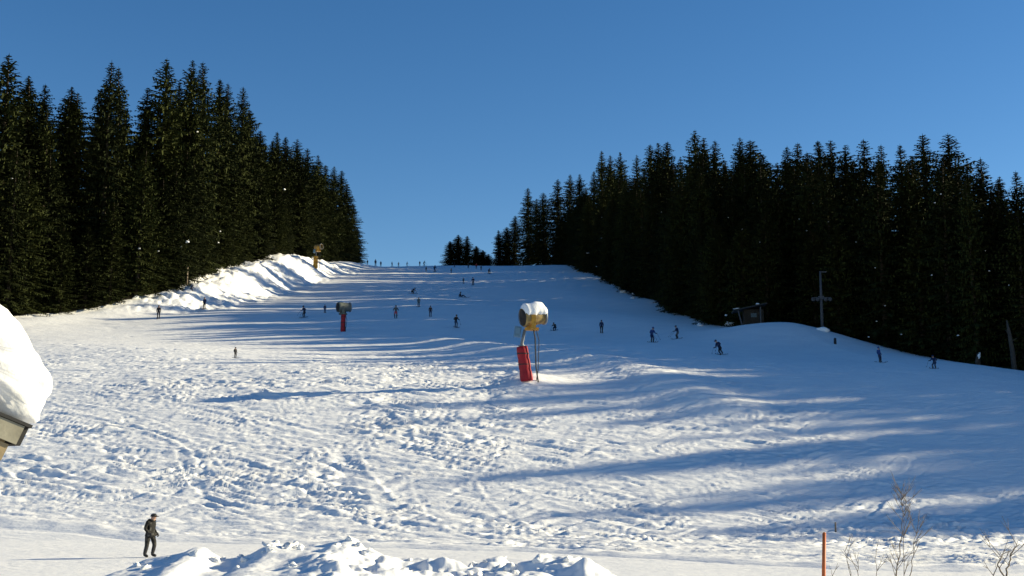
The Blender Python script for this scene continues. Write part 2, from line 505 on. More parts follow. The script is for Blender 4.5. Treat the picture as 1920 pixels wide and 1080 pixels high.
def trunk_mesh(seed, H=30.0):
    r = random.Random(seed); mb = MB(); n = 9
    mb.tube([(r.uniform(-.05, .05) * (i > 0), r.uniform(-.05, .05) * (i > 0), -0.8 + (H * 0.985 + 0.8) * i / (n - 1)) for i in range(n)],
            [0.34 * (1 - i / (n - 1)) ** 0.85 + 0.03 for i in range(n)], 7)
    return mb.mesh('trunk', M_BARK, True)

VARIANTS = [        # crown width, droop, height of the lowest boughs, density
            (spruce_mesh(100 + i, 30.0, Rm, dr, sk, de), trunk_mesh(200 + i)) for i, (Rm, dr, sk, de) in enumerate(
    [(3.8, 0.5, 0.03, 1.0), (4.3, 0.7, 0.03, 1.0), (3.4, 0.35, 0.04, 1.0), (4.0, 0.55, 0.025, 1.1), (3.6, 0.8, 0.05, 0.95), (4.5, 0.6, 0.03, 1.1), (3.9, 0.45, 0.08, 0.9), (4.6, 0.9, 0.04, 0.95), (3.6, 0.6, 0.06, 1.1)])]

SPRUCES = []
def spruce(x, y, H, var=None, wide=1.0):
    var = rnd.randrange(6) if var is None else var
    cm, tm = VARIANTS[var]
    t = empty('spruce_tree', (x, y, hz(x, y) - 0.1), rnd.random() * 6.28)
    s = H / 30.0
    t.rotation_euler = (rnd.gauss(0, 0.012), rnd.gauss(0, 0.012), t.rotation_euler.z)
    w = wide * (0.55 + 0.45 * s) * rnd.uniform(1.05, 1.35)
    for nm, me in (('trunk', tm), ('crown', cm)):
        o = link(nm, me, t); o.scale = (w, w, s)
    SPRUCES.append((t, x, y, H))
    return t

ORD = ['first', 'second', 'third', 'fourth', 'fifth', 'sixth', 'seventh', 'eighth', 'ninth', 'tenth', 'eleventh', 'twelfth', 'thirteenth',
       'fourteenth', 'fifteenth', 'sixteenth', 'seventeenth', 'eighteenth', 'nineteenth', 'twentieth']
ORD += ['twenty-' + o for o in ORD[:9]] + ['thirtieth'] + ['thirty-' + o for o in ORD[:9]] + ['fortieth'] + ['forty-' + o for o in ORD[:9]] + ['fiftieth'] + ['fifty-' + o for o in ORD[:9]]

LEFT_TIPS = [(-60, 130, 182), (-25, 150, 190), (18, 98, 184), (52, 150, 192), (56, 142, 205), (88, 157, 196), (124, 180, 200), (131, 163, 204), (147, 172, 200), (190, 165, 205), (207, 113, 198), (236, 124, 205),
             (284, 165, 214), (313, 109, 214), (345, 150, 222), (359, 113, 224), (390, 117, 236), (413, 146, 246), (429, 154, 252), (458, 161, 262), (470, 205, 272), (489, 244, 285), (519, 246, 292), (535, 255, 298), (556, 260, 305),
             (575, 277, 318), (598, 291, 330), (612, 308, 342), (626, 312, 350), (640, 318, 362), (651, 345, 372), (660, 380, 380)]
RIGHT_TIPS = [(936, 431, 402), (950, 425, 404), (964, 404, 402), (991, 352, 396), (1008, 372, 392), (1020, 361, 388), (1045, 336, 384), (1067, 327, 376), (1086, 326, 366), (1112, 320, 352), (1128, 281, 338), (1144, 290, 330), (1164, 284, 318),
              (1197, 289, 300), (1222, 270, 284), (1235, 267, 276), (1253, 264, 262), (1280, 292, 240), (1299, 242, 226), (1313, 256, 222), (1336, 262, 214), (1360, 300, 208), (1385, 257, 204), (1408, 261, 204), (1431, 289, 200), (1472, 274, 196),
              (1497, 267, 196), (1516, 284, 190), (1536, 262, 188), (1557, 262, 190), (1580, 271, 186), (1605, 300, 182), (1622, 261, 180), (1646, 272, 182), (1685, 270, 180), (1712, 292, 176), (1737, 249, 172), (1786, 249, 166),
              (1815, 300, 170), (1842, 294, 166), (1870, 330, 166), (1898, 318, 160), (1935, 325, 158), (1985, 300, 155), (2040, 290, 150)]
CREST_TIPS = [(845, 452), (859, 440), (877, 442), (893, 461), (905, 469), (916, 476)]

def tree_at_tip(px, py, D, var=None, wide=1.0):
    p = at(px, py, D)
    H = p.z - hz(p.x, p.y) + 0.1
    return spruce(p.x, p.y, H, var, wide), H

for side, tips in (('left', LEFT_TIPS), ('right', RIGHT_TIPS)):
    for i, (px, py, D) in enumerate(tips):
        v = [0, 2, 4, 6, 1, 3, 5, 7, 8][(i * 5 + (px % 4)) % 9]
        t, H = tree_at_tip(px, py, D, v, rnd.uniform(0.95, 1.3))
        if 0 <= px <= 1920:
            n = sum(1 for a in tips[:i] if 0 <= a[0])
            tag(t, f'tall dark spruce, {ORD[n]} treetop from the left on the {side} forest skyline', 'tree', f'spruces on the {side} skyline')
        else:
            tag(t, f'spruce beside the {side} picture edge, mostly outside the frame', 'tree', f'spruces at the {side} picture edge')
for i, (px, py) in enumerate(CREST_TIPS):
    t, H = tree_at_tip(px, py, 398 + (i * 7) % 9, [3, 5, 1][i % 3], 1.25)
    tag(t, f'small spruce on the crest in the gap between forests, {ORD[i]} from the left', 'tree', 'small spruces on the crest')

env_l = pchip([a[0] for a in LEFT_TIPS], [a[1] for a in LEFT_TIPS])
env_r = pchip([a[0] for a in RIGHT_TIPS], [a[1] for a in RIGHT_TIPS])
placed = [(x, y) for (_, x, y, _) in SPRUCES]
placed += [(30, 158), (32, 158), (34, 159), (36, 160), (31, 161), (34, 162), (29, 156)]      # kept clear for the hut
def capped(x, y, H, env, slack):
    px, _ = proj((x, y, hz(x, y)))
    lo = min(float(env(px + k)) for k in (-14, 0, 14))
    top = at(px, max(float(env(px + k)) for k in (-12, 0, 12)) + slack, y).z - hz(x, y)
    return min(H, top), px

# front row along each forest edge: branches down to the snow
def nearest_tip(px, tips):
    vis = [a for a in tips if a[0] >= 0]
    k = min(range(len(vis)), key=lambda j: abs(vis[j][0] - px))
    return k, ('left' if px < vis[k][0] else 'right')
TIPS = {'left': LEFT_TIPS, 'right': RIGHT_TIPS}
used_labels = {}
def mid_label(side, px, H):
    k, lr = nearest_tip(px, TIPS[side])
    return f'dark spruce inside the {side} forest, just {lr} of its {ORD[k]} skyline treetop'

for side, fX, sgn, d0, d1, env in (('left', XL, -1, 158, 388, env_l), ('right', XR, 1, 80, 386, env_r)):
    row = []
    D = d0
    while D < d1:
        x = float(fX(D)) + sgn * (1.8 + rnd.uniform(0, 2.0)); y = D
        dx = float(fX(D + 1)) - float(fX(D)); step = rnd.uniform(3.6, 5.8) / math.hypot(1, dx)
        px0, py0 = proj((x, y, hz(x, y)))
        D += step
        if side == 'right' and 376 < y < 396: continue
        if any((x - a) ** 2 + (y - b) ** 2 < 5.0 for a, b in placed): continue
        if side == 'right' and px0 > 1930: H = rnd.uniform(18, 30)
        else:
            H, _ = capped(x, y, rnd.uniform(13, 26), env, 26 + rnd.uniform(0, 60))
        if H < 5 or px0 < -60: continue
        t = spruce(x, y, H, rnd.choice([0, 1, 3, 5, 5, 4]), rnd.uniform(0.95, 1.15)); placed.append((x, y))
        row.append((px0, t))
    vis = sorted([p for p in row if -5 <= p[0] <= 1925], key=lambda p: p[0])
    for i, (px0, t) in enumerate(vis):
        tag(t, f'front spruce of the {side} forest edge, {ORD[i]} from the left, branches touching snow', 'tree', f'front row spruces of the {side} forest')
    for px0, t in row:
        if not -5 <= px0 <= 1925:
            tag(t, f'spruce in the front row beyond the {side} picture edge', 'tree', f'spruces beyond the {side} picture edge')

# fill behind, kept below the skyline
for side, fX, sgn, d0, d1, env, n, depth in (('left', XL, -1, 165, 392, env_l, 44, 20), ('right', XR, 1, 125, 384, env_r, 62, 24)):
    made = 0; tries = 0
    while made < n and tries < 5000:
        tries += 1
        y = d0 + (d1 - d0) * rnd.random() ** 1.3; x = float(fX(y)) + sgn * (4 + depth * rnd.random() ** 1.2)
        if any((x - a) ** 2 + (y - b) ** 2 < 14.0 for a, b in placed): continue
        px0, py0 = proj((x, y, hz(x, y)))
        off = px0 > 1960
        if px0 < -40 or (not off and sgn > 0 and x - float(fX(y)) > 22): continue
        if off:
            H = rnd.uniform(24, 34)
        else:
            if (side == 'left' and px0 > 668) or (side == 'right' and px0 < 930): continue
            H, _ = capped(x, y, rnd.uniform(24, 36), env, rnd.uniform(4, 34))
        if H < 9: continue
        t = spruce(x, y, H); placed.append((x, y)); made += 1
        if off or px0 < 0:
            tag(t, f'spruce deep in the forest beyond the {side} picture edge', 'tree', f'deep spruces beyond the {side} picture edge')
        else:
            tag(t, mid_label(side, px0, H), 'tree', f'inner spruces of the {side} forest')

by_label = {}
for t, x, y, H in SPRUCES: by_label.setdefault(t.get('label', ''), []).append((y, t))
for lab, ts in by_label.items():
    if len(ts) > 1 and lab.startswith('dark spruce inside'):
        for k, (_, t) in enumerate(sorted(ts, key=lambda a: a[0])):
            t['label'] = ('nearest ' if k == 0 else ORD[k] + '-nearest ') + lab
n = 0; rnd = random.Random(77)
for _ in range(6000):
    if n >= 78: break
    y = rnd.uniform(82, 150); x = float(XR(y)) + 4 + 34 * rnd.random()
    if x / y < 0.47 or any((x - a) ** 2 + (y - b) ** 2 < 18.0 for a, b in placed): continue
    t = spruce(x, y, rnd.uniform(25, 34), None, 0.95); placed.append((x, y)); n += 1
    tag(t, 'spruce deep in the forest beyond the right picture edge', 'tree', 'deep spruces beyond the right picture edge')
n = 0
for _ in range(3000):
    if n >= 28: break
    y = rnd.uniform(120, 215); x = float(XL(y)) - 2 - 60 * rnd.random() ** 1.5
    if not -0.85 < x / y < -0.49 or any((x - a) ** 2 + (y - b) ** 2 < 24.0 for a, b in placed): continue
    t = spruce(x, y, rnd.uniform(22, 35)); placed.append((x, y)); n += 1
    tag(t, 'spruce deep in the forest beyond the left picture edge', 'tree', 'deep spruces beyond the left picture edge')
print('SPRUCES', len(SPRUCES))
#END_TREES
# ------------------------------------------------------------------ snow clumps caught in the branches
def lump_mesh(name, seed, amp=0.25, sub=3, freq=1.6):
    """an uneven rounded lump of radius about 1"""
    import bmesh
    bm = bmesh.new(); bmesh.ops.create_icosphere(bm, subdivisions=sub, radius=1.0)
    co = np.array([v.co for v in bm.verts])
    n = perlin(co[:, 0] * freq + seed, co[:, 1] * freq + co[:, 2] * 1.3 * freq, seed) + 0.6 * perlin(co[:, 2] * 2.2 * freq + seed, co[:, 0] * 2.1 * freq - co[:, 1] * freq, seed + 3)
    for v, d in zip(bm.verts, n): v.co *= 1 + amp * float(d)
    me = bpy.data.meshes.new(name); bm.to_mesh(me); bm.free()
    me.materials.append(M_SNOW2)
    me.polygons.foreach_set('use_smooth', [True] * len(me.polygons))
    return me
CLUMPS = [lump_mesh('snow_clump', 300 + i, 0.5, 2) for i in range(4)]
def clump_at(px, py, size_px, flat=0.6):
    """put a clump on the outside of whichever spruce stands nearest the camera at that pixel"""
    best = None
    for t, x, y, H in SPRUCES:
        d = ray(px, py); X = d.x * y / d.y; Z = HC + d.z * y / d.y
        zr = (Z - t.location.z) / H
        if not 0.0 < zr < 0.97: continue
        rad = 5.4 * (0.55 + 0.45 * H / 30) * (1 - zr) ** 0.74
        if abs(X - x) < rad * 0.85 and (best is None or y < best[0]):
            best = (y, t, x, H, rad)
    if not best: return
    y, t, x, H, rad = best
    D = y - rad * 0.5
    p = at(px, py, D)
    s = size_px * (0.5 if px < 700 else 0.4) * D / FPX / 2
    o = link('snow_clump', rnd.choice(CLUMPS), t)
    o.rotation_euler = (0, 0, 0)
    o.location = Matrix.Rotation(-t.rotation_euler.z, 4, 'Z') @ (p - t.location)
    o.scale = (s * rnd.uniform(0.9, 1.3), s * 0.9, s * flat)
for a in [(368, 247, 9), (532, 355, 10), (350, 453, 13), (338, 462, 9), (259, 466, 9), (297, 471, 8), (121, 240, 8), (414, 434, 7), (410, 455, 7), (22, 335, 6), (198, 412, 6), (352, 450, 8),
          (1103, 474, 12), (1127, 447, 9), (1129, 407, 7), (1118, 500, 6), (1234, 577, 9), (1361, 591, 13), (1373, 587, 8), (1160, 540, 14), (1186, 551, 8), (1240, 398, 6),
          (1604, 454, 9), (1499, 411, 6), (1513, 433, 7), (1555, 416, 6), (1590, 398, 6), (1642, 502, 7), (1745, 516, 9), (1857, 508, 9), (1660, 573, 8), (1644, 602, 8), (1690, 628, 9), (1629, 631, 9),
          (1797, 629, 10), (1760, 365, 10), (1749, 381, 8), (1732, 341, 7), (1605, 375, 6), (1424, 454, 6), (1560, 460, 5), (1890, 535, 6), (1850, 470, 6), (1362, 408, 5), (1390, 430, 5), (1210, 345, 6), (1525, 382, 5)]:
    clump_at(*a)

# ------------------------------------------------------------------ snow guns
def lathe(mb, prof, M, seg=24):
    """prof = [(axis position, radius)], axis along local X of M"""
    vs = []; fs = []
    for a, r_ in prof:
        for k in range(seg):
            an = 2 * math.pi * k / seg
            vs.append(M @ Vector((a, r_ * math.cos(an), r_ * math.sin(an))))
    for i in range(len(prof) - 1):
        for k in range(seg):
            k2 = (k + 1) % seg
            fs.append((i * seg + k, i * seg + k2, (i + 1) * seg + k2, (i + 1) * seg + k))
    mb.add(vs, fs)

def snow_gun(px, py, Hpx, pad_h, pad_r, pad_mat, barrel_mat, lean, yaw, label, snow, yoke_mat, tilt=0.2, head_px=0, scale_head=1.0):
    p = hit(px, py)
    k = p.y / FPX * 1.0
    t = empty('snow_gun', (p.x, p.y, p.z - 0.15))
    tag(t, label, 'snow gun', 'snow guns on the slope')
    H = Hpx * k
    top = Vector((lean, 0, pad_h))
    mb = MB()                                          # padded sleeve: eight-sided, with seams bulging between straps
    n = 13
    mb.tube([(lean * i / (n - 1), 0, 0.1 + (pad_h - 0.1) * i / (n - 1)) for i in range(n)],
            [pad_r * (1.0 + (0.04 if i % 4 else -0.03)) * (1.06 - 0.12 * i / (n - 1)) for i in range(n)], 14)
    pad = part('padding', mb, pad_mat, t, True)
    for f in (0.22, 0.5, 0.8):
        sb = MB(); c = Vector((lean * f, 0, pad_h * f)); sb.tube([c - Vector((0, 0, 0.04)), c + Vector((0, 0, 0.04))], pad_r * 1.06, 14)
        part('strap', sb, M_BLACK, pad)
    hx = lean + head_px * k
    hz_ = H - 0.62 * scale_head
    mb = MB(); mb.tube([(lean * 0.8, 0, pad_h - 0.6), (lean, 0, pad_h + 0.25), (lean + 0.25 * (hx - lean), 0, hz_ - 1.05 * scale_head)], [0.13, 0.13, 0.11], 10)
    mb.tube([(lean, 0, pad_h + 0.02), (lean, 0, pad_h + 0.1)], 0.28, 12)
    part('mast', mb, M_STEEL, t, False)
    S = scale_head
    mb = MB(); zc = hz_ - 1.0 * S
    mb.box((hx - 0.15 * S, 0, zc), (1.15 * S, 0.75 * S, 0.2 * S)); mb.box((hx - 0.3 * S, 0, zc + 0.25 * S), (0.62 * S, 0.55 * S, 0.36 * S))
    for sy in (-1, 1):
        mb.box((hx, sy * 0.84 * S, zc + 0.5 * S), (0.36 * S, 0.09 * S, 1.15 * S))
        mb.box((hx - 0.1 * S, sy * 0.55 * S, zc + 0.02 * S), (0.36 * S, 0.6 * S, 0.16 * S))
    part('yoke', mb, yoke_mat, t)
    mb = MB(); Mx = Matrix.Rotation(0.12, 4, 'Y')
    mb.box((lean - 0.34 * S, -0.12, pad_h + 1.2 * S), (0.55 * S, 0.42 * S, 0.85 * S), Mx); mb.box((lean - 0.34 * S, -0.35 * S - 0.12, pad_h + 1.25 * S), (0.4 * S, 0.04, 0.5 * S), Mx)
    part('control_box', mb, M_BLUEBOX, t)
    M = Matrix.Translation((hx, 0, hz_)) @ Matrix.Rotation(yaw, 4, 'Z') @ Matrix.Rotation(-tilt, 4, 'Y') @ Matrix.Scale(S, 4)
    mb = MB()
    lathe(mb, [(-0.95, 0.55), (-0.98, 0.70), (-0.90, 0.76), (-0.60, 0.74), (-0.2, 0.70), (0.35, 0.66), (0.80, 0.62), (0.92, 0.64), (0.96, 0.60), (0.93, 0.54), (0.6, 0.52), (-0.6, 0.54), (-0.95, 0.55)], M)
    bar = part('barrel', mb, barrel_mat, t, True)
    mb = MB(); lathe(mb, [(0.80, 0.645), (0.82, 0.71), (0.95, 0.72), (0.97, 0.645)], M); part('nozzle_ring', mb, M_STEEL, bar, True)
    mb = MB(); lathe(mb, [(-1.0, 0.02), (-1.04, 0.25), (-1.02, 0.5), (-0.97, 0.68)], M)
    for j in range(5): lathe(mb, [(-1.05, 0.14 * j + 0.05), (-1.07, 0.14 * j + 0.08), (-1.05, 0.14 * j + 0.10)], M)
    part('intake_grille', mb, M_BLACK, bar, True)
    fan = MB()
    for j in range(6):
        Mj = M @ Matrix.Rotation(j * math.pi / 3, 4, 'X')
        fan.add([Mj @ Vector(q) for q in ((-0.5, -0.08, 0.08), (-0.36, 0.09, 0.08), (-0.38, 0.16, 0.5), (-0.54, -0.12, 0.5))], [(0, 1, 2, 3)])
    lathe(fan, [(-0.6, 0.01), (-0.6, 0.14), (-0.2, 0.12), (0.0, 0.02)], M, 12)
    part('fan', fan, M_STEEL, bar)
    if snow:
        # snow lying on the barrel: a half shell, thick on the crown, ragged at its lower rim
        na, nb = 22, 18; vs = []; fs = []
        for i in range(na):
            u = i / (na - 1); a = -1.02 + 2.08 * u
            endf = min(1, math.sin(math.pi * min(max(u, 0.02), 0.98)) * 2.4)
            for j in range(nb):
                v = j / (nb - 1); an = (v - 0.5) * 2 * (1.42 + 0.25 * float(perlin(u * 4, v * 0 + (1 if v > .5 else 7), 77)))
                ed = math.cos((v - 0.5) * math.pi) ** 0.6
                rr = 0.68 + 0.56 * endf * ed * (0.85 + 0.22 * float(perlin(u * 2.5 + 5, v * 2.5, 78)))
                vs.append(M @ Vector((a * (0.9 + 0.12 * ed), rr * math.sin(an) , rr * math.cos(an))))
        for i in range(na - 1):
            for j in range(nb - 1): fs.append((i * nb + j, (i + 1) * nb + j, (i + 1) * nb + j + 1, i * nb + j + 1))
        mb = MB(); mb.add(vs, fs); part('snow_cap', mb, M_SNOW2, t, True)
    mb = MB(); hxx = hx + 0.12
    mb.tube([(hx, -0.1, zc - 0.05), (hxx, -0.15, zc - 0.8 * S), (hxx + 0.05, -0.2, 1.2), (hxx + 0.22, -0.3, 0.0)], [0.06] * 4, 6)
    mb.tube([(hx + 0.2, 0.1, zc), (hxx + 0.3, 0.1, zc - 0.9 * S), (hxx + 0.22, 0, 0.9), (hxx + 0.05, 0.05, 0.0)], [0.035] * 4, 6)
    part('hose', mb, M_BLACK, t)
    return t
snow_gun(988, 717, 138, 2.75, 0.46, M_RED, M_CREAM, -0.38, 0.42, 'snow gun on thick red padded mast, yellow yoke, barrel capped with snow', True, M_YELLOW, 0.12, 22, 0.95)
snow_gun(643, 622, 56, 2.7, 0.33, M_RED, M_GREYGREEN, 0.02, 0.5, 'small distant snow gun with grey-green barrel on thin red post in shade', False, M_GREYGREEN, 0.05, 1, 0.95)
snow_gun(591, 507, 46, 3.1, 0.55, M_YELLOW, M_CREAM, 0.1, -0.5, 'farthest snow gun, yellow padded mast beside the left snow bank', False, M_YELLOW, 0.1, 5, 1.0)

M_DULL = mat('dull_dark_steel', (0.075, 0.075, 0.08), 0.7, 0.2)
# ------------------------------------------------------------------ lift mast, hut, stakes near the right forest
p = hit(1542, 620)
t = empty('lift_mast', (p.x, p.y, p.z - 0.2)); tag(t, 'grey steel mast with crossarm and round fittings before the right forest', 'mast')
mb = MB(); mb.tube([(0, 0, 0), (0, 0, 3), (0, 0, 7.7)], [0.19, 0.17, 0.13], 12); part('pole', mb, M_DULL, t, True)
mb = MB(); mb.box((0, 0, 4.35), (2.3, 0.12, 0.12)); mb.box((0, 0, 4.35), (0.6, 0.5, 0.4)); mb.box((0.35, 0, 7.6), (0.9, 0.12, 0.12)); part('crossarm', mb, M_DULL, t)
for sx in (-1.05, -0.5, 0.5, 1.05):
    mb = MB(); M = Matrix.Translation((sx, -0.2, 4.12)) @ Matrix.Rotation(math.pi / 2, 4, 'Z')
    lathe(mb, [(-0.06, 0.05), (-0.06, 0.26), (-0.02, 0.22), (0.02, 0.22), (0.06, 0.26), (0.06, 0.05)], M, 16); part('sheave_wheel', mb, M_DULL, t, True)
o = link('snow_foot', CLUMPS[0], t, (0.05, -0.2, 0.2)); o.scale = (0.75, 0.6, 0.42)
for i in range(7):
    mb = MB(); mb.tube([(-0.16, -0.27, 0.9 + i * 0.42), (0.16, -0.27, 0.9 + i * 0.42)], 0.018, 5); part('rung', mb, M_DULL, t)

p = at(1403, 600, 158); zt = hz(p.x, p.y)
t = empty('lift_hut', (p.x, p.y, zt - 0.2), -0.12); tag(t, 'small dark timber hut with posts and snow-dusted roof under the right forest', 'hut')
zb = max(0.0, at(1403, 613, 158).z - zt)
mb = MB(); mb.box((0.7, 0.6, zb / 2 + 1.15), (2.6, 2.2, zb + 2.3)); part('wall', mb, M_WOODD, t)
for dx in np.arange(-0.5, 1.95, 0.3):
    mb = MB(); mb.box((float(dx), -0.52, zb / 2 + 1.12), (0.27, 0.035, zb + 2.2)); part('board', mb, M_WOODD, t)
mb = MB(); Mr = Matrix.Rotation(-0.2, 4, 'Y')
mb.box((0.2, 0.2, zb + 2.55), (4.6, 3.4, 0.16), Mr); rf = part('roof', mb, M_ROOFING, t)
o = link('roof_snow', CLUMPS[1], rf, (1.2, -1.15, zb + 2.92)); o.scale = (0.3, 0.35, 0.12)
o = link('roof_snow', CLUMPS[2], rf, (-1.5, -1.0, zb + 2.33)); o.scale = (0.5, 0.4, 0.10)
for dx, tl in ((1.55, 0), (-1.4, 0.5)):
    mb = MB(); mb.tube([(dx + tl, -1.2, 0), (dx, -1.2, zb + 2.3 + dx * 0.15)], 0.10, 8); part('post', mb, M_DULL, t)
mb = MB(); mb.box((0.7, -0.53, zb + 1.5), (0.9, 0.06, 0.7)); w = part('window', mb, M_WOODD, t)
mb = MB(); mb.box((0.7, -0.565, zb + 1.5), (0.76, 0.02, 0.56)); part('pane', mb, M_GLASS, w)

for i, (px, py, spx, lab) in enumerate([(1345, 600, 17, 'snow-covered boulder left of the dark hut, at the forest edge'), (1371, 607, 22, 'broad snow lump at the foot of the dark hut'),
                                  (1312, 607, 12, 'small snow lump at the forest edge left of the boulder'), (1168, 545, 13, 'snow lump at the upper edge of the right forest'),
                                  (1186, 556, 9, 'little snow lump below the upper right forest edge lump')]):
    q = hit(px, py + 4); s = spx * q.y / FPX / 2
    o = link('snow_lump', lump_mesh('snow_lump', 340 + i, 0.4, 3)); o.location = (q.x, q.y, q.z + s * 0.15); o.scale = (s, s, s * 0.62)
    tag(o, lab, 'snow lump', 'snow lumps along the right forest edge')

def stake(name, px, py_base, py_top, r_px, m, label, cat, D=None, lean=0.0):
    q = hit(px, py_base) if D is None else Vector((at(px, py_base, D).x, D, hz(at(px, py_base, D).x, D)))
    h = at(px, py_top, q.y).z - q.z
    r_ = r_px * q.y / FPX / 2
    mb = MB(); mb.tube([(0, 0, -0.3), (lean * h * 0.5, 0, h * 0.5), (lean * h, 0, h)], [r_ * 1.05, r_, r_ * 0.95], 10)
    mb.tube([(lean * h, 0, h), (lean * h, 0, h + r_ * 0.6)], [r_ * 0.95, r_ * 0.5], 10)
    o = link(name, mb.mesh(name, m, True)); o.location = q
    return tag(o, label, cat)
stake('marker_stake', 1566, 645, 635, 5, M_BLACK, 'short dark stake in the snow right of the grey mast', 'stake')
stake('marker_stake', 350, 540, 500, 3.5, M_TWIG, 'thin grey stake against the left forest edge above the snow bank', 'stake')
stake('marker_stake', 1567, 1000, 980, 3.2, M_TWIG, 'short thin stake near the foot of the slope, upper right of orange pole', 'stake')

# pale dead trunk and a snow-plastered stump under the right forest
q = Vector((at(1902, 690, 131).x, 131.0, 0)); q.z = hz(q.x, q.y)
mb = MB(); mb.tube([(0, 0, -0.5), (-0.1, 0, 2), (-0.35, 0, 4.2), (-0.5, 0.1, 5.6)], [0.30, 0.26, 0.2, 0.08], 9)
mb.tube([(-0.3, 0, 3.9), (-0.9, -0.3, 4.5)], [0.07, 0.02], 6); mb.tube([(-0.2, 0, 3.2), (0.5, -0.2, 3.6)], [0.06, 0.02], 6)
M_DEAD = mat('bleached_wood', (0.08, 0.07, 0.06), 0.85, 0.1, noise=(3, (0.05, 0.045, 0.04), 0.4, 0.7))
o = link('dead_trunk', mb.mesh('dead_trunk', M_DEAD, True)); o.location = q; tag(o, 'pale bare dead trunk at the far right forest edge', 'tree trunk')
q = Vector((at(1833, 672, 135).x, 135.0, 0)); q.z = hz(q.x, q.y)
t = empty('tree_stump', q - Vector((0, 0, 0.1))); tag(t, 'pale snow-plastered stump at the foot of the right forest', 'stump')
mb = MB(); mb.tube([(0, 0, -0.3), (0, 0, 0.7), (0.15, 0, 1.5)], [0.36, 0.28, 0.2], 10); part('stump', mb, M_BARK, t, True)
o = link('snow_cover', CLUMPS[3], t, (0.12, -0.15, 1.2)); o.scale = (0.16, 0.14, 0.40); o.rotation_euler = (0, 0.25, 0)

# ------------------------------------------------------------------ people
POSES = {
 'ski': dict(pelvis=(0, .12, .84), belly=(0, .08, .98), chest=(0, -.06, 1.2), neck=(0, -.13, 1.38), head=(0, -.19, 1.5), crown=(0, -.19, 1.6),
             sh=(.19, -.06, 1.31), el=(.33, -.06, 1.05), wr=(.34, -.32, .98), ha=(.33, -.4, .96), hip=(.1, .11, .8), kn=(.13, -.12, .47), an=(.13, .02, .13), toe=(.13, -.15, .07)),
 'turn': dict(pelvis=(0, .16, .74), belly=(0, .1, .88), chest=(0, -.1, 1.08), neck=(0, -.2, 1.25), head=(0, -.27, 1.36), crown=(0, -.28, 1.46),
             sh=(.19, -.1, 1.18), el=(.38, -.1, .96), wr=(.42, -.36, .92), ha=(.42, -.44, .91), hip=(.1, .14, .7), kn=(.16, -.16, .43), an=(.15, .03, .13), toe=(.15, -.14, .07)),
 'crouch': dict(pelvis=(0, .28, .5), belly=(0, .2, .62), chest=(0, -.05, .8), neck=(0, -.2, .9), head=(0, -.29, .98), crown=(0, -.31, 1.08),
             sh=(.19, -.08, .87), el=(.3, -.25, .66), wr=(.2, -.45, .62), ha=(.18, -.52, .62), hip=(.1, .25, .47), kn=(.17, -.18, .45), an=(.15, .05, .13), toe=(.15, -.12, .07)),
 'stand': dict(pelvis=(0, .02, .96), belly=(0, .02, 1.1), chest=(0, 0, 1.32), neck=(0, -.01, 1.49), head=(0, -.03, 1.6), crown=(0, -.02, 1.7),
             sh=(.19, .01, 1.42), el=(.25, .05, 1.15), wr=(.24, -.08, .93), ha=(.24, -.12, .86), hip=(.1, .02, .92), kn=(.12, -.05, .5), an=(.12, .02, .11), toe=(.13, -.14, .06)),
 'sit': dict(pelvis=(0, .1, .17), belly=(0, .16, .3), chest=(0, .2, .52), neck=(0, .16, .68), head=(0, .13, .79), crown=(0, .13, .89),
             sh=(.19, .2, .62), el=(.3, .32, .4), wr=(.28, .38, .16), ha=(.28, .36, .1), hip=(.1, .06, .17), kn=(.14, -.34, .40), an=(.16, -.68, .13), toe=(.16, -.74, .2)),
 'walk': dict(pelvis=(0, .03, .95), belly=(0, .04, 1.09), chest=(0, .0, 1.32), neck=(0, -.06, 1.49), head=(0, -.1, 1.6), crown=(0, -.09, 1.7),
             sh=(.18, .02, 1.41), el=(.235, .08, 1.15), wr=(.20, -.07, .98), ha=(.175, -.13, .95), hip=(.1, .03, .91), kn=(.11, -.02, .5), an=(.11, .06, .10), toe=(.12, -.12, .05)),
}
RAD = dict(pelvis=.16, belly=.15, chest=.18, neck=.075, head=.098, crown=.075, sh=.085, el=.065, wr=.05, ha=.045, hip=.115, kn=.08, an=.07, toe=.055)
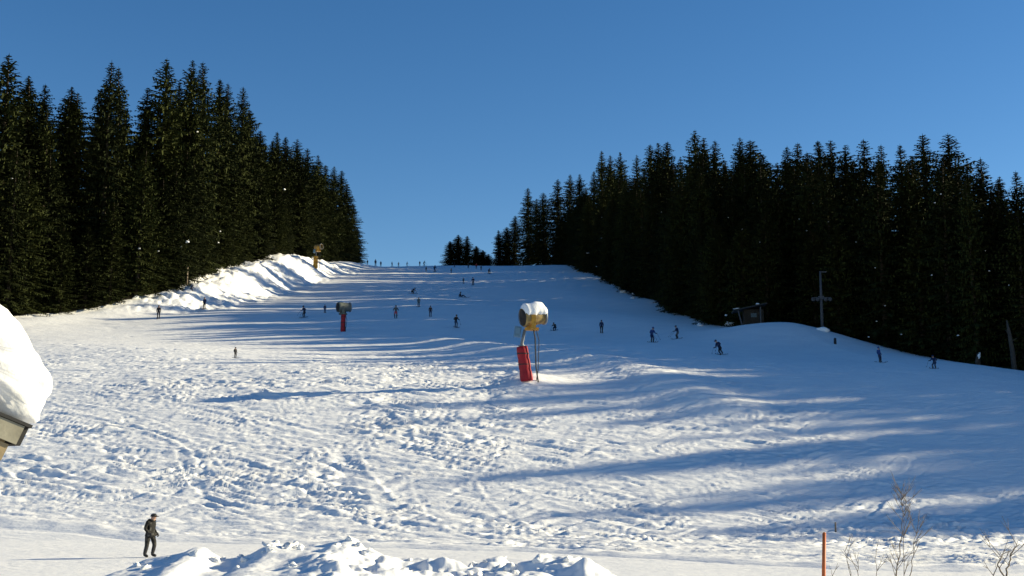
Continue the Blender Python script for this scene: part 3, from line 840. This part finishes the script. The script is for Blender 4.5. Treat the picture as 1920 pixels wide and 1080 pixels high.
def body_mesh(pose, asym=None):
    J = POSES[pose]; names = []; co = []; rad = []; grp = []
    def addj(n, c, g, key=None):
        names.append(n); co.append(c); rad.append(RAD[key or n]); grp.append(g)
    for n, g in (('pelvis', 1), ('belly', 0), ('chest', 0), ('neck', 2), ('head', 2), ('crown', 2)): addj(n, J[n], g)
    for s, sg in (('L', 1), ('R', -1)):
        for n, g in (('sh', 0), ('el', 0), ('wr', 0), ('ha', 3), ('hip', 1), ('kn', 1), ('an', 3), ('toe', 3)):
            c = J[n]; c = (c[0] * sg, c[1], c[2])
            if asym and (n + s) in asym: c = asym[n + s]
            addj(n + s, c, g, n)
    ix = {n: i for i, n in enumerate(names)}
    E = [('pelvis', 'belly'), ('belly', 'chest'), ('chest', 'neck'), ('neck', 'head'), ('head', 'crown')]
    for s in 'LR':
        E += [('chest', 'sh' + s), ('sh' + s, 'el' + s), ('el' + s, 'wr' + s), ('wr' + s, 'ha' + s), ('pelvis', 'hip' + s), ('hip' + s, 'kn' + s), ('kn' + s, 'an' + s), ('an' + s, 'toe' + s)]
    me = bpy.data.meshes.new('skeleton'); me.from_pydata(co, [(ix[a], ix[b]) for a, b in E], []); me.update()
    ob = bpy.data.objects.new('skeleton', me); col.objects.link(ob)
    md = ob.modifiers.new('Skin', 'SKIN'); md.use_smooth_shade = True
    ss = ob.modifiers.new('Sub', 'SUBSURF'); ss.levels = 2; ss.render_levels = 2
    sv = me.skin_vertices[0].data
    for i in range(len(co)):
        sv[i].radius = (rad[i], rad[i] * (0.78 if names[i] in ('pelvis', 'belly', 'chest') else 1)); sv[i].use_root = (i == 0)
    bpy.context.view_layer.update()
    dg = bpy.context.evaluated_depsgraph_get()
    out = bpy.data.meshes.new_from_object(ob.evaluated_get(dg), depsgraph=dg); out.name = 'body'
    bpy.data.objects.remove(ob); bpy.data.meshes.remove(me)
    # clothing colours by the nearest bone
    A = np.array([co[ix[a]] for a, b in E]); B = np.array([co[ix[b]] for a, b in E]); G = [grp[ix[b]] for a, b in E]
    G = [0 if (b in ('neck',)) else g for (a, b), g in zip(E, G)]
    out.materials.clear()
    for k in range(4): out.materials.append(M_BLACK)
    mi = []
    for pl in out.polygons:
        c = np.array(pl.center); ab = B - A
        tt = np.clip(((c - A) * ab).sum(1) / (ab * ab).sum(1), 0, 1)
        d = np.linalg.norm(A + ab * tt[:, None] - c, axis=1)
        mi.append(G[int(np.argmin(d))])
    out.polygons.foreach_set('material_index', mi); out.polygons.foreach_set('use_smooth', [True] * len(mi)); out.update()
    return out
BODY = {k: body_mesh(k) for k in ('ski', 'turn', 'crouch', 'stand', 'sit')}

mb = MB(); n = 12; vs = []
for i in range(n):
    s = -0.75 + 1.6 * i / (n - 1); w = 0.052 if 0 < i < n - 2 else 0.035
    zt = 0.16 * max(0, (s - 0.62) / 0.23) ** 2 + 0.05 * max(0, (-s - 0.6) / 0.15) ** 2
    for a, b in ((-w, 0), (w, 0), (w, 0.025), (-w, 0.025)): vs.append((a, -s, zt + b))
fs = [(0, 1, 2, 3), tuple(4 * (n - 1) + j for j in (3, 2, 1, 0))]
for i in range(n - 1):
    for j in range(4): fs.append((4 * i + j, 4 * i + (j + 1) % 4, 4 * i + 4 + (j + 1) % 4, 4 * i + 4 + j))
mb.add(vs, fs); SKI = mb.mesh('ski', M_SKI)
mb = MB(); mb.tube([(0, 0, 0.02), (0, 0, -1.12)], [0.016, 0.010], 6); mb.tube([(0, 0, 0.04), (0, 0, -0.1)], 0.022, 6); mb.tube([(0, 0, -1.03), (0, 0, -1.05)], 0.05, 8)
POLE = mb.mesh('ski_pole', M_STEEL)
mb = MB(); vs = []; fs = []; seg = 14
for i in range(7):
    a = -0.25 + (math.pi / 2 + 0.25) * i / 6
    for k in range(seg):
        th = 2 * math.pi * k / seg
        vs.append((0.118 * math.cos(a) * math.cos(th), 0.135 * math.cos(a) * math.sin(th) , 0.125 * math.sin(a)))
for i in range(6):
    for k in range(seg): fs.append((i * seg + k, i * seg + (k + 1) % seg, (i + 1) * seg + (k + 1) % seg, (i + 1) * seg + k))
mb.add(vs, fs); HELMET = mb.mesh('helmet', M_BLACK, True)
mb = MB(); mb.tube([(-0.085, -0.05, 0), (-0.05, -0.1, 0), (0.05, -0.1, 0), (0.085, -0.05, 0)], [0.03, 0.038, 0.038, 0.03], 8); GOGGLES = mb.mesh('goggles', M_BLACK, True)

CLOTH = {}
def cloth(rgb):
    if rgb not in CLOTH: CLOTH[rgb] = mat('cloth_%d' % len(CLOTH), rgb, 0.75, 0.2)
    return CLOTH[rgb]
def slots(o, mats):
    for i, m in enumerate(mats): o.material_slots[i].link = 'OBJECT'; o.material_slots[i].material = m

def terrain_normal(x, y):
    e = 0.8
    m = lambda a, b: float(macro(np.array([a]), np.array([b]))[0])
    return Vector((m(x - e, y) - m(x + e, y), m(x, y - e) - m(x, y + e), 2 * e)).normalized()

def skier(px, py, hpx, pose, heading, jacket, trousers, label, lean=0.0, skis=True, helm=None):
    p = hit(px, py)
    sc_ = min(1.18, max(0.6, hpx * p.length / FPX / {'ski': 1.62, 'turn': 1.48, 'crouch': 1.1, 'stand': 1.75, 'sit': 0.92}[pose]))
    t = empty('person', (p.x, p.y, p.z + 0.02), heading); t.scale = (sc_,) * 3
    tag(t, label, 'person', 'people on the ski slope')
    b = link('body', BODY[pose], t); b.rotation_euler = (0, lean, 0)
    slots(b, [cloth(jacket), cloth(trousers), M_SKIN, M_BLACK])
    J = POSES[pose]
    h = link('helmet', HELMET, b, Vector(J['crown']) + Vector((0, 0.01, -0.02))); slots(h, [cloth(helm or jacket)])
    g = link('goggles', GOGGLES, b, Vector(J['head']) + Vector((0, -0.02, 0.03)))
    if skis:
        nrm = terrain_normal(p.x, p.y)
        f = Matrix.Rotation(heading, 3, 'Z') @ Vector((0, -1, 0))
        y_ = -(f - nrm * f.dot(nrm)).normalized(); x_ = y_.cross(nrm).normalized()
        Mw = Matrix((x_, y_, nrm)).transposed()
        Ml = (Matrix.Rotation(-heading, 3, 'Z') @ Mw)
        for sg in (-1, 1):
            a = J['an']
            o = link('ski', SKI, t); o.rotation_euler = Ml.to_euler(); o.location = Vector((sg * a[0], a[1] - 0.05, 0.03 + (lean != 0) * 0.02))
            q = link('ski_pole', POLE, b, Vector((sg * J['ha'][0], J['ha'][1] - 0.01, J['ha'][2] + 0.05)))
            q.rotation_euler = (-0.75 if pose in ('ski', 'turn', 'crouch') else (0.12 if pose == 'stand' else -1.5), sg * 0.12, 0)
            if pose == 'stand': q.scale = (1, 1, 0.8)
    return t

NAVY = (0.012, 0.025, 0.075); DARK = (0.015, 0.016, 0.02); BLUE = (0.02, 0.06, 0.20); GREY = (0.09, 0.10, 0.11); RED = (0.32, 0.03, 0.03); PINK = (0.60, 0.07, 0.07); BROWN = (0.05, 0.03, 0.025); GREEN = (0.03, 0.06, 0.05)
for a in [
    (297, 598, 24, 'stand', 0.2, DARK, DARK, 'leftmost upright skier in dark clothes below the left forest'),
    (383, 583, 21, 'stand', -0.3, NAVY, DARK, 'upright skier in navy, second from the left forest edge'),
    (359, 549, 9, 'crouch', 1.2, NAVY, NAVY, 'dark crouching skier at the foot of the left snow bank'),
    (441, 672, 17, 'stand', 0.8, DARK, DARK, 'small dark skier alone, lowest on the left half of the slope'),
    (570, 596, 21, 'ski', -0.5, NAVY, DARK, 'dark skier left of the distant grey-headed snow gun, the lower of a pair'),
    (609, 587, 15, 'stand', 0.3, NAVY, NAVY, 'small navy skier just left of the distant grey-headed snow gun'),
    (742, 597, 23, 'ski', 0.1, GREY, PINK, 'skier in grey jacket and red trousers right of the distant snow gun'),
    (773, 551, 14, 'crouch', 0.9, NAVY, DARK, 'dark skier bent forward in mid-slope above the red-trousered skier', 0.35),
    (785, 576, 18, 'stand', -0.2, (0.10, 0.14, 0.15), (0.08, 0.11, 0.13), 'pale grey-blue standing skier in mid-slope'),
    (807, 594, 20, 'stand', 0.1, BROWN, NAVY, 'slim dark upright skier right of the red-trousered skier'),
    (855, 615, 23, 'ski', 0.4, DARK, NAVY, 'dark skier in mid-slope left of the large snow gun'),
    (865, 558, 13, 'sit', 1.4, DARK, NAVY, 'person sitting in the snow with legs out to the right'),
    (869, 532, 11, 'stand', 0.2, GREY, NAVY, 'small grey skier, left of an upper pair near the crest'),
    (887, 535, 14, 'ski', -0.2, NAVY, DARK, 'small navy skier, right of an upper pair near the crest'),
    (799, 509, 9, 'stand', 0.0, GREY, GREY, 'tiny grey figure just below the crest, left of a dark one'),
    (815, 510, 12, 'ski', 0.5, NAVY, NAVY, 'tiny dark figure just below the crest, left of the small spruces'),
    (846, 512, 9, 'stand', 0.1, GREY, NAVY, 'tiny figure on the snow directly below the small crest spruces'),
    (917, 513, 11, 'crouch', 0.3, NAVY, DARK, 'tiny dark figure below the right end of the small crest spruces'),
    (852, 501, 9, 'stand', 0.2, DARK, DARK, 'tiny figure at the crest before the first small spruce'),
    (878, 503, 9, 'stand', 0.2, BROWN, DARK, 'tiny brown figure at the crest before the middle small spruces'),
    (893, 504, 10, 'stand', -0.2, RED, DARK, 'tiny figure in dark red at the crest before the small spruces'),
    (902, 507, 9, 'stand', 0.2, GREEN, DARK, 'tiny greenish figure at the crest, right of the dark red one'),
    (689, 496, 9, 'stand', 0.2, DARK, DARK, 'tiny silhouette on the crest nearest the left forest'),
    (704, 496, 13, 'stand', 0.4, NAVY, DARK, 'tallest tiny silhouette on the crest, second from the left forest'),
    (714, 497, 10, 'stand', 0.1, NAVY, DARK, 'tiny silhouette on the crest, third from the left forest'),
    (735, 497, 9, 'stand', 0.9, NAVY, DARK, 'tiny silhouette on the crest, fourth from the left forest'),
    (747, 497, 8, 'ski', 0.7, GREY, DARK, 'tiny grey silhouette on the crest, fifth from the left forest'),
    (763, 497, 8, 'ski', 1.0, NAVY, DARK, 'tiny silhouette on the crest, sixth from the left forest'),
    (787, 498, 9, 'stand', 0.2, NAVY, DARK, 'tiny silhouette on the crest, left of the last pair before the spruces'),
    (795, 498, 9, 'turn', 1.0, NAVY, DARK, 'tiny bent silhouette on the crest, right of the last pair before the spruces'),
    (1040, 620, 14, 'crouch', -0.5, DARK, NAVY, 'crouching dark skier right of the large snow gun barrel'),
    (1128, 625, 24, 'stand', 0.0, NAVY, DARK, 'upright navy skier between the large snow gun and the right forest'),
    (1223, 643, 28, 'ski', 0.5, BLUE, NAVY, 'blue-jacketed skier with spread legs below the right forest'),
    (1270, 636, 24, 'ski', -1.2, NAVY, GREY, 'skier in dark jacket and pale trousers below the right forest'),
    (1354, 666, 30, 'ski', -0.9, NAVY, DARK, 'dark skier leaning strongly to the left in a turn', -0.42),
    (1651, 681, 28, 'stand', 0.6, BLUE, NAVY, 'blue skier leaning slightly, on the mound edge at the right', -0.18),
    (1752, 692, 23, 'turn', -0.8, NAVY, NAVY, 'rightmost dark skier bent over poles beside the right forest'),
]:
    skier(*a)

# the standing person by the groomed track, nearest the camera
asym = {'hipL': (.1, .02, .91), 'knL': (.11, -.10, .52), 'anL': (.12, .0, .12), 'toeL': (.13, -.18, .07), 'hipR': (-.1, .05, .91), 'knR': (-.12, .06, .50), 'anR': (-.12, .15, .12), 'toeR': (-.13, -.02, .06)}
NEAR = body_mesh('walk', asym)
p = hit(281, 1046, 40)
M_CAMO = mat('mottled_snow_jacket', (0.012, 0.012, 0.012), 0.8, 0.2, noise=(7.0, (0.13, 0.125, 0.11), 0.52, 0.68))
M_CAMO2 = mat('mottled_trousers', (0.014, 0.014, 0.014), 0.8, 0.2, noise=(6.0, (0.07, 0.068, 0.06), 0.5, 0.7))
t = empty('person', (p.x, p.y, p.z - 0.02), R(68)); s = 79 * p.length / FPX / 1.80; t.scale = (s * 1.1, s * 1.1, s)
tag(t, 'person in mottled dark winter suit and cap facing right on the groomed track', 'person', 'people on the ski slope')
b = link('body', NEAR, t); slots(b, [M_CAMO, M_CAMO2, M_SKIN, M_BLACK])
J = POSES['walk']; hd = Vector(J['head'])
mb = MB(); vs = []; fs = []; seg = 14
for i in range(7):
    a = -0.1 + (math.pi / 2 + 0.1) * i / 6
    for k in range(seg):
        th = 2 * math.pi * k / seg; vs.append((0.115 * math.cos(a) * math.cos(th), 0.125 * math.cos(a) * math.sin(th), 0.115 * math.sin(a)))
for i in range(6):
    for k in range(seg): fs.append((i * seg + k, i * seg + (k + 1) % seg, (i + 1) * seg + (k + 1) % seg, (i + 1) * seg + k))
mb.add(vs, fs)
mb.add([(-.08, -.09, .0), (.08, -.09, .0), (.06, -.2, -.015), (-.06, -.2, -.015), (-.08, -.09, .015), (.08, -.09, .015), (.06, -.2, .0), (-.06, -.2, .0)], [(0, 1, 2, 3), (7, 6, 5, 4), (0, 4, 5, 1), (1, 5, 6, 2), (2, 6, 7, 3), (3, 7, 4, 0)])
cap = part('cap', mb, M_BLACK, b, True); cap.location = hd + Vector((0, 0, 0.04))
mb = MB(); mb.tube([hd + Vector((0, -.10, .03)), hd + Vector((0, -.13, -.015)), hd + Vector((0, -.10, -.03))], [.012, .02, .012], 8); part('nose', mb, M_SKIN, b, True)
for sg in (-1, 1):
    mb = MB(); mb.tube([hd + Vector((sg * .035, -.094, .02)), hd + Vector((sg * .035, -.102, .02))], .013, 8); part('eye', mb, M_BLACK, b)
    mb = MB(); mb.tube([hd + Vector((sg * .095, .01, .03)), hd + Vector((sg * .108, .02, .0)), hd + Vector((sg * .097, .0, -.035))], [.014, .02, .012], 8); part('ear', mb, M_SKIN, b, True)
mb = MB(); mb.tube([hd + Vector((-.03, -.09, -.055)), hd + Vector((0, -.1, -.052)), hd + Vector((.03, -.09, -.055))], .009, 6); part('mouth', mb, mat('lip', (.3, .12, .1)), b, True)
mb = MB(); mb.tube([(-.13, .03, 1.47), (0, .1, 1.49), (.13, .03, 1.47), (.06, -.1, 1.47), (-.06, -.1, 1.47), (-.13, .03, 1.47)], .05, 8); part('collar', mb, M_CAMO, b, True)
mb = MB(); mb.tube([(0, .0, 1.0), (0, .0, .93), (0, .0, .86)], [.185, .205, .215], 14, False); part('jacket_hem', mb, M_CAMO, b, True)
for sg in (-1, 1):
    h0 = Vector((sg * J['ha'][0], J['ha'][1], J['ha'][2])); mb = MB()
    mb.tube([h0 + Vector((0, .05, .03)), h0 + Vector((0, 0, 0)), h0 + Vector((0, -.06, -.05))], [.04, .05, .042], 8)
    for k, (o_, ln) in enumerate(((-.033, .07), (-.011, .085), (.011, .08), (.033, .06))):
        b0 = h0 + Vector((o_, -.05, -.05)); mb.tube([b0, b0 + Vector((0, -.02, -ln * .5)), b0 + Vector((0, .01, -ln))], [.013, .012, .009], 6)
    b0 = h0 + Vector((-sg * .045, -.01, -.01)); mb.tube([b0, b0 + Vector((-sg * .025, -.03, -.03)), b0 + Vector((-sg * .02, -.055, -.05))], [.015, .013, .010], 6)
    part('glove', mb, M_BLACK, b, True)

# ------------------------------------------------------------------ foreground: ploughed bank, shed corner with snow, pole, bare shrubs
def snow_bank():
    crest = pchip([120, 195, 230, 262, 300, 345, 374, 388, 402, 428, 460, 520, 560, 600, 640, 668, 700, 760, 800, 850, 880, 905, 935, 970, 1010, 1050, 1082, 1110, 1150, 1210],
                  [1110, 1085, 1064, 1050, 1042, 1036, 1026, 1027, 1036, 1047, 1042, 1019, 1022, 1017, 1014, 1020, 1038, 1050, 1060, 1056, 1060, 1050, 1046, 1056, 1056, 1050, 1043, 1053, 1072, 1120])
    D0 = 27.0
    us = np.linspace(120, 1210, 380); ws = np.linspace(-6.0, 5.0, 170)
    cx = np.array([at(u, float(crest(u)), D0) for u in us])
    X = np.repeat(cx[:, 0][None, :], len(ws), 0)
    Y = D0 + ws[:, None] + 0.5 * perlin(X / 2.5, X * 0, 61)
    base = height(X, Y)
    top = np.repeat(cx[:, 2][None, :], len(ws), 0) - height(X, np.full_like(X, D0))
    f = np.where(ws[:, None] < 0, np.clip(1 + ws[:, None] / 6.0, 0, 1) ** 0.8, np.clip(1 - ws[:, None] / 5.0, 0, 1) ** 0.9) + 0 * X
    # broken lumps, more of them towards the right
    q = fbm(X / 1.5 + 3, Y / 1.3, 62, 2, 0.45)
    rug = 0.22 + 0.78 * sstep(-4.6, -3.4, X)
    blocks = rug * (0.36 * q + 0.14 * np.abs(perlin(X / 0.42, Y / 0.4, 65)) + 0.03 * perlin(X / 0.16, Y / 0.16, 66))
    near = np.exp(-(ws[:, None] / 0.5) ** 2)
    Z = base + np.maximum(top * f + blocks * np.clip(top * f * 1.2, 0, 1) * (1 - 0.4 * near) - 0.03, -0.2)
    nr, nc = X.shape
    co = np.stack([X, Y, Z], -1).reshape(-1, 3).astype(np.float32)
    idx = np.arange(nr * nc).reshape(nr, nc)
    q4 = np.stack([idx[:-1, :-1], idx[:-1, 1:], idx[1:, 1:], idx[1:, :-1]], -1).reshape(-1, 4)
    me = bpy.data.meshes.new('snow_bank'); me.from_pydata(co.tolist(), [], q4.tolist()); me.materials.append(M_SNOW2)
    me.polygons.foreach_set('use_smooth', [True] * len(q4)); me.update()
    bank = link('snow_bank', me)
    rc = random.Random(9)
    meshes = [lump_mesh('snow_chunk', 500 + i, 0.75, 2, 1.1) for i in range(6)]
    for m_ in meshes: m_.polygons.foreach_set('use_smooth', [i % 3 != 0 for i in range(len(m_.polygons))])
    for k in range(64):
        i = int(nc * (rc.uniform(0.36, 0.96) if k % 4 else rc.uniform(0.12, 0.4))); j = int(nr * min(0.8, max(0.2, rc.gauss(0.50, 0.08))))
        sz = rc.uniform(0.04, 0.13)
        o = link('snow_chunk', rc.choice(meshes), bank, (float(X[j, i]), float(Y[j, i]), float(Z[j, i]) + sz * 0.05))
        o.scale = (sz * rc.uniform(0.9, 1.5), sz, sz * rc.uniform(0.6, 0.95)); o.rotation_euler = (rc.uniform(-.4, .4), rc.uniform(-.4, .4), rc.random() * 6)
    return tag(bank, 'lumpy ploughed snow bank along the bottom of the picture', 'snow bank')
snow_bank()

SHED_TURN = R(33)
def shed():
    # gable end towards the camera at D = 8; the eave on the right just reaches into the frame
    D = 8.0
    e_top = at(50, 800, D); e_bot = at(38, 862, D)
    pitch = math.atan2(at(0, 781, D).z - at(45, 800, D).z, at(45, 800, D).x - at(0, 781, D).x)
    g0 = hz(e_top.x - 1, 10)
    t = empty('shed', (e_top.x, D, g0 - 0.1)); tag(t, 'timber shed corner with stacked fascia boards under deep roof snow at left', 'shed')
    o0 = t.location.copy(); t.rotation_euler = (0, 0, SHED_TURN)
    L = lambda v: Vector(v) - o0
    run = 2.6; ca, sa = math.cos(pitch), math.sin(pitch)
    def slope_pt(d, up, y): return L((e_top.x - d * ca + up * sa, y, e_top.z + d * sa + up * ca))
    def slab(d0, d1, u0, u1, y0, y1, name, m, parent, mirror=False):
        vs = [slope_pt(d, u, y) for y in (y0, y1) for d, u in ((d0, u0), (d1, u0), (d1, u1), (d0, u1))]
        if mirror:
            ax = slope_pt(run, 0, 0).x; vs = [Vector((2 * ax - v.x, v.y, v.z)) for v in vs]
        mb = MB(); mb.add(vs, [(0, 1, 2, 3), (7, 6, 5, 4), (0, 4, 5, 1), (1, 5, 6, 2), (2, 6, 7, 3), (3, 7, 4, 0)]); return part(name, mb, m, parent)
    for mir in (False, True):
        r_ = slab(-0.03, run, 0.0, 0.022, D - 0.02, D + 4.4, 'roof', M_ROOFING, t, mir)
        slab(0.012, run - 0.01, -0.135, -0.004, D - 0.01, D + 0.02, 'upper_fascia', M_WOODG, r_, mir)
        slab(0.05, run - 0.01, -0.265, -0.150, D + 0.015, D + 0.045, 'lower_fascia', M_WOODT, r_, mir)
        slab(-0.022, 0.008, -0.13, -0.002, D + 0.03, D + 4.4, 'eave_board', M_ROOFING, r_, mir)
        for yy in np.arange(D + 0.35, D + 4.3, 0.6):
            slab(0.03, run - 0.2, -0.14, -0.003, float(yy), float(yy) + 0.08, 'rafter', M_WOODT, r_, mir)
    ax = slope_pt(run, 0, 0).x; hw = run * ca - 0.45
    wall_top = slope_pt(0.45, -0.28, 0).z
    for sgn in (-1, 1):
        nb = 9
        for k in range(nb):
            mb = MB(); hgt = wall_top / nb; mb.box((ax + sgn * hw, 2.3, hgt * (k + 0.5)), (0.06, 3.6, hgt - 0.012)); part('wall_board', mb, M_WOODD, t)
    for y in (D + 0.5, D + 4.1):
        nb = 9
        for k in range(nb):
            mb = MB(); hgt = wall_top / nb; mb.box((ax, y - o0.y, hgt * (k + 0.5)), (2 * hw - 0.08, 0.06, hgt - 0.012)); part('wall_board', mb, M_WOODD, t)
        mb = MB(); zr = slope_pt(run, -0.28, 0).z
        mb.add([(ax - hw, y - o0.y - .03, wall_top), (ax + hw, y - o0.y - .03, wall_top), (ax, y - o0.y - .03, zr), (ax - hw, y - o0.y + .03, wall_top), (ax + hw, y - o0.y + .03, wall_top), (ax, y - o0.y + .03, zr)],
               [(0, 1, 2), (5, 4, 3), (0, 3, 4, 1), (1, 4, 5, 2), (2, 5, 3, 0)]); part('gable', mb, M_WOODD, t)
    # the snow load: one thick quilt over both roof sides, bulging out past the eave and gable, drawn as closed cross-sections along the roof
    outline_px = [(-190, 470), (-120, 495), (-60, 522), (0, 558), (28, 592), (58, 630), (82, 668), (100, 700), (108, 722), (106, 742), (94, 758), (72, 769), (50, 774), (38, 783), (22, 787), (0, 779), (-60, 757), (-140, 728), (-190, 710)]
    P = [at(a, b, D) - o0 for a, b in outline_px]
    for q in P: q.x = q.x / math.cos(SHED_TURN)
    # resample smoothly
    pts = []
    xs = [0.0]
    for i in range(1, len(P)): xs.append(xs[-1] + (P[i] - P[i - 1]).length)
    fx = pchip(xs, [q.x for q in P]) if False else (lambda s: np.interp(s, xs, [q.x for q in P]))
    fz = lambda s: np.interp(s, xs, [q.z for q in P])
    N = 90; S_ = np.linspace(0, xs[-1], N)
    ox, oz = fx(S_), fz(S_)
    for _ in range(5):
        ox[1:-1] = (ox[:-2] + 2 * ox[1:-1] + ox[2:]) / 4; oz[1:-1] = (oz[:-2] + 2 * oz[1:-1] + oz[2:]) / 4
    ny = 90; cxm, czm = ox.mean() - 0.2, oz.mean()
    vs = []; fs = []
    for j in range(ny):
        v = j / (ny - 1); y = D - 0.34 + 4.9 * v - o0.y
        edge = min(v, 1 - v) * 4.9
        sh = 1 - 0.55 * (1 - math.sqrt(max(0, 1 - max(0, 1 - edge / 0.45) ** 2)))
        for i in range(N):
            px_, pz_ = cxm + (ox[i] - cxm) * sh, czm + (oz[i] - czm) * sh
            dn = 0.05 * float(perlin(i / 6.0, y / 0.35, 91)) + 0.025 * float(perlin(i / 2.2, y / 0.14, 92)) + 0.10 * float(perlin(i / 16.0, y / 0.9, 93))
            low = max(0.0, min(1, (i - N * 0.52) / (N * 0.12)))
            dn *= (0.35 + 0.9 * low)
            nx_, nz_ = px_ - cxm, pz_ - czm; ln = math.hypot(nx_, nz_) + 1e-6
            fr = max(0.0, 1 - v * 4.9 / 0.9); lowz = max(0.0, min(1.0, (czm + 0.12 - pz_) / 0.42))
            yy = y + 0.50 * fr * lowz ** 1.1 + 0.05 * fr * float(perlin(px_ / 0.13, pz_ / 0.12, 95))
            vs.append((px_ + dn * nx_ / ln, yy, pz_ + dn * nz_ / ln))
    for j in range(ny - 1):
        for i in range(N):
            i2 = (i + 1) % N; fs.append((j * N + i, j * N + i2, (j + 1) * N + i2, (j + 1) * N + i))
    fs.append(tuple(range(N - 1, -1, -1))); fs.append(tuple((ny - 1) * N + i for i in range(N)))
    mb = MB(); mb.add(vs, fs); sn = part('roof_snow', mb, M_SNOW2, t, True)
    return t
shed()

stake('marker_pole', 1540, 1080, 1000, 7.0, M_ORANGE, 'slim orange marker pole at the bottom right, leaning slightly right', 'pole', 20.0, 0.05)

def shrub(px, D, stems, label, seed):
    r = random.Random(seed)
    x0 = at(px, 1080, D).x; base = Vector((x0, D, hz(x0, D) - 0.1))
    k = D / FPX
    t = empty('bare_shrub', base); tag(t, label, 'shrub', 'bare shrubs at the bottom right')
    for pts, r_px, twigs in stems:
        P = [Vector((0, 0, 0)) + Vector(((r.uniform(-.08, .08)), r.uniform(-.1, .1), 0))] + [at(a, b, D) - base + Vector((0, r.uniform(-.12, .12), 0)) for a, b in pts]
        Q = []
        for i in range(len(P) - 1):
            for j in range(4):
                f = j / 4; Q.append(P[i].lerp(P[i + 1], f) + Vector((r.uniform(-1, 1), r.uniform(-1, 1), 0)) * 0.012 * (i + j > 0))
        Q.append(P[-1]); n = len(Q)
        mb = MB(); mb.tube(Q, [max(0.3, r_px * (1 - 0.75 * i / (n - 1))) * k / 2 * 0.65 for i in range(n)], 6)
        st = part('stem', mb, M_TWIG, t, True)
        tw = MB()
        for _ in range(twigs):
            i = r.randrange(n // 3, n - 1); q = Q[i]; ln = r.uniform(0.12, 0.34)
            d = Vector((r.choice((-1, 1)) * r.uniform(.25, .7), r.uniform(-.5, .5), r.uniform(.5, 1))).normalized()
            m_ = q + d * ln * 0.55 + Vector((0, 0, 0.02)); e_ = q + d * ln + Vector((0, 0, 0.06))
            tw.tube([q, m_, e_], [0.0042, 0.003, 0.002], 5)
            for z in range(2):
                d2 = (d + Vector((r.uniform(-.8, .8), r.uniform(-.8, .8), r.uniform(-.1, .6)))).normalized(); tw.tube([m_, m_ + d2 * ln * 0.45], [0.0026, 0.0015], 4)
        if twigs: part('twig', tw, M_TWIG, st, True)
    return t
shrub(1690, 16.0, [([(1684, 1080), (1688, 1000), (1694, 960), (1686, 915)], 4.0, 16), ([(1702, 1080), (1706, 1040), (1712, 1000), (1708, 950)], 3.2, 12), ([(1678, 1080), (1680, 1040), (1672, 1010)], 2.4, 5), ([(1692, 1078), (1697, 980), (1702, 930)], 2.6, 10)],
      'tallest thin bare shrub right of the orange pole', 1)
shrub(1600, 17.0, [([(1592, 1080), (1586, 1050), (1584, 1030)], 2.6, 3), ([(1612, 1080), (1610, 1050), (1612, 1036)], 2.6, 3), ([(1560, 1080), (1556, 1060)], 2.0, 2), ([(1640, 1080), (1642, 1040), (1641, 1032)], 2.4, 3)],
      'low sparse bare twigs just right of the orange pole', 2)
shrub(1888, 13.0, [([(1880, 1080), (1871, 1060), (1882, 1040), (1889, 1030)], 6.0, 4), ([(1886, 1080), (1900, 1056), (1905, 1035), (1908, 1020)], 6.5, 4), ([(1866, 1080), (1872, 1062)], 4.0, 2)],
      'thick forked bare shrub in the bottom right corner', 3)
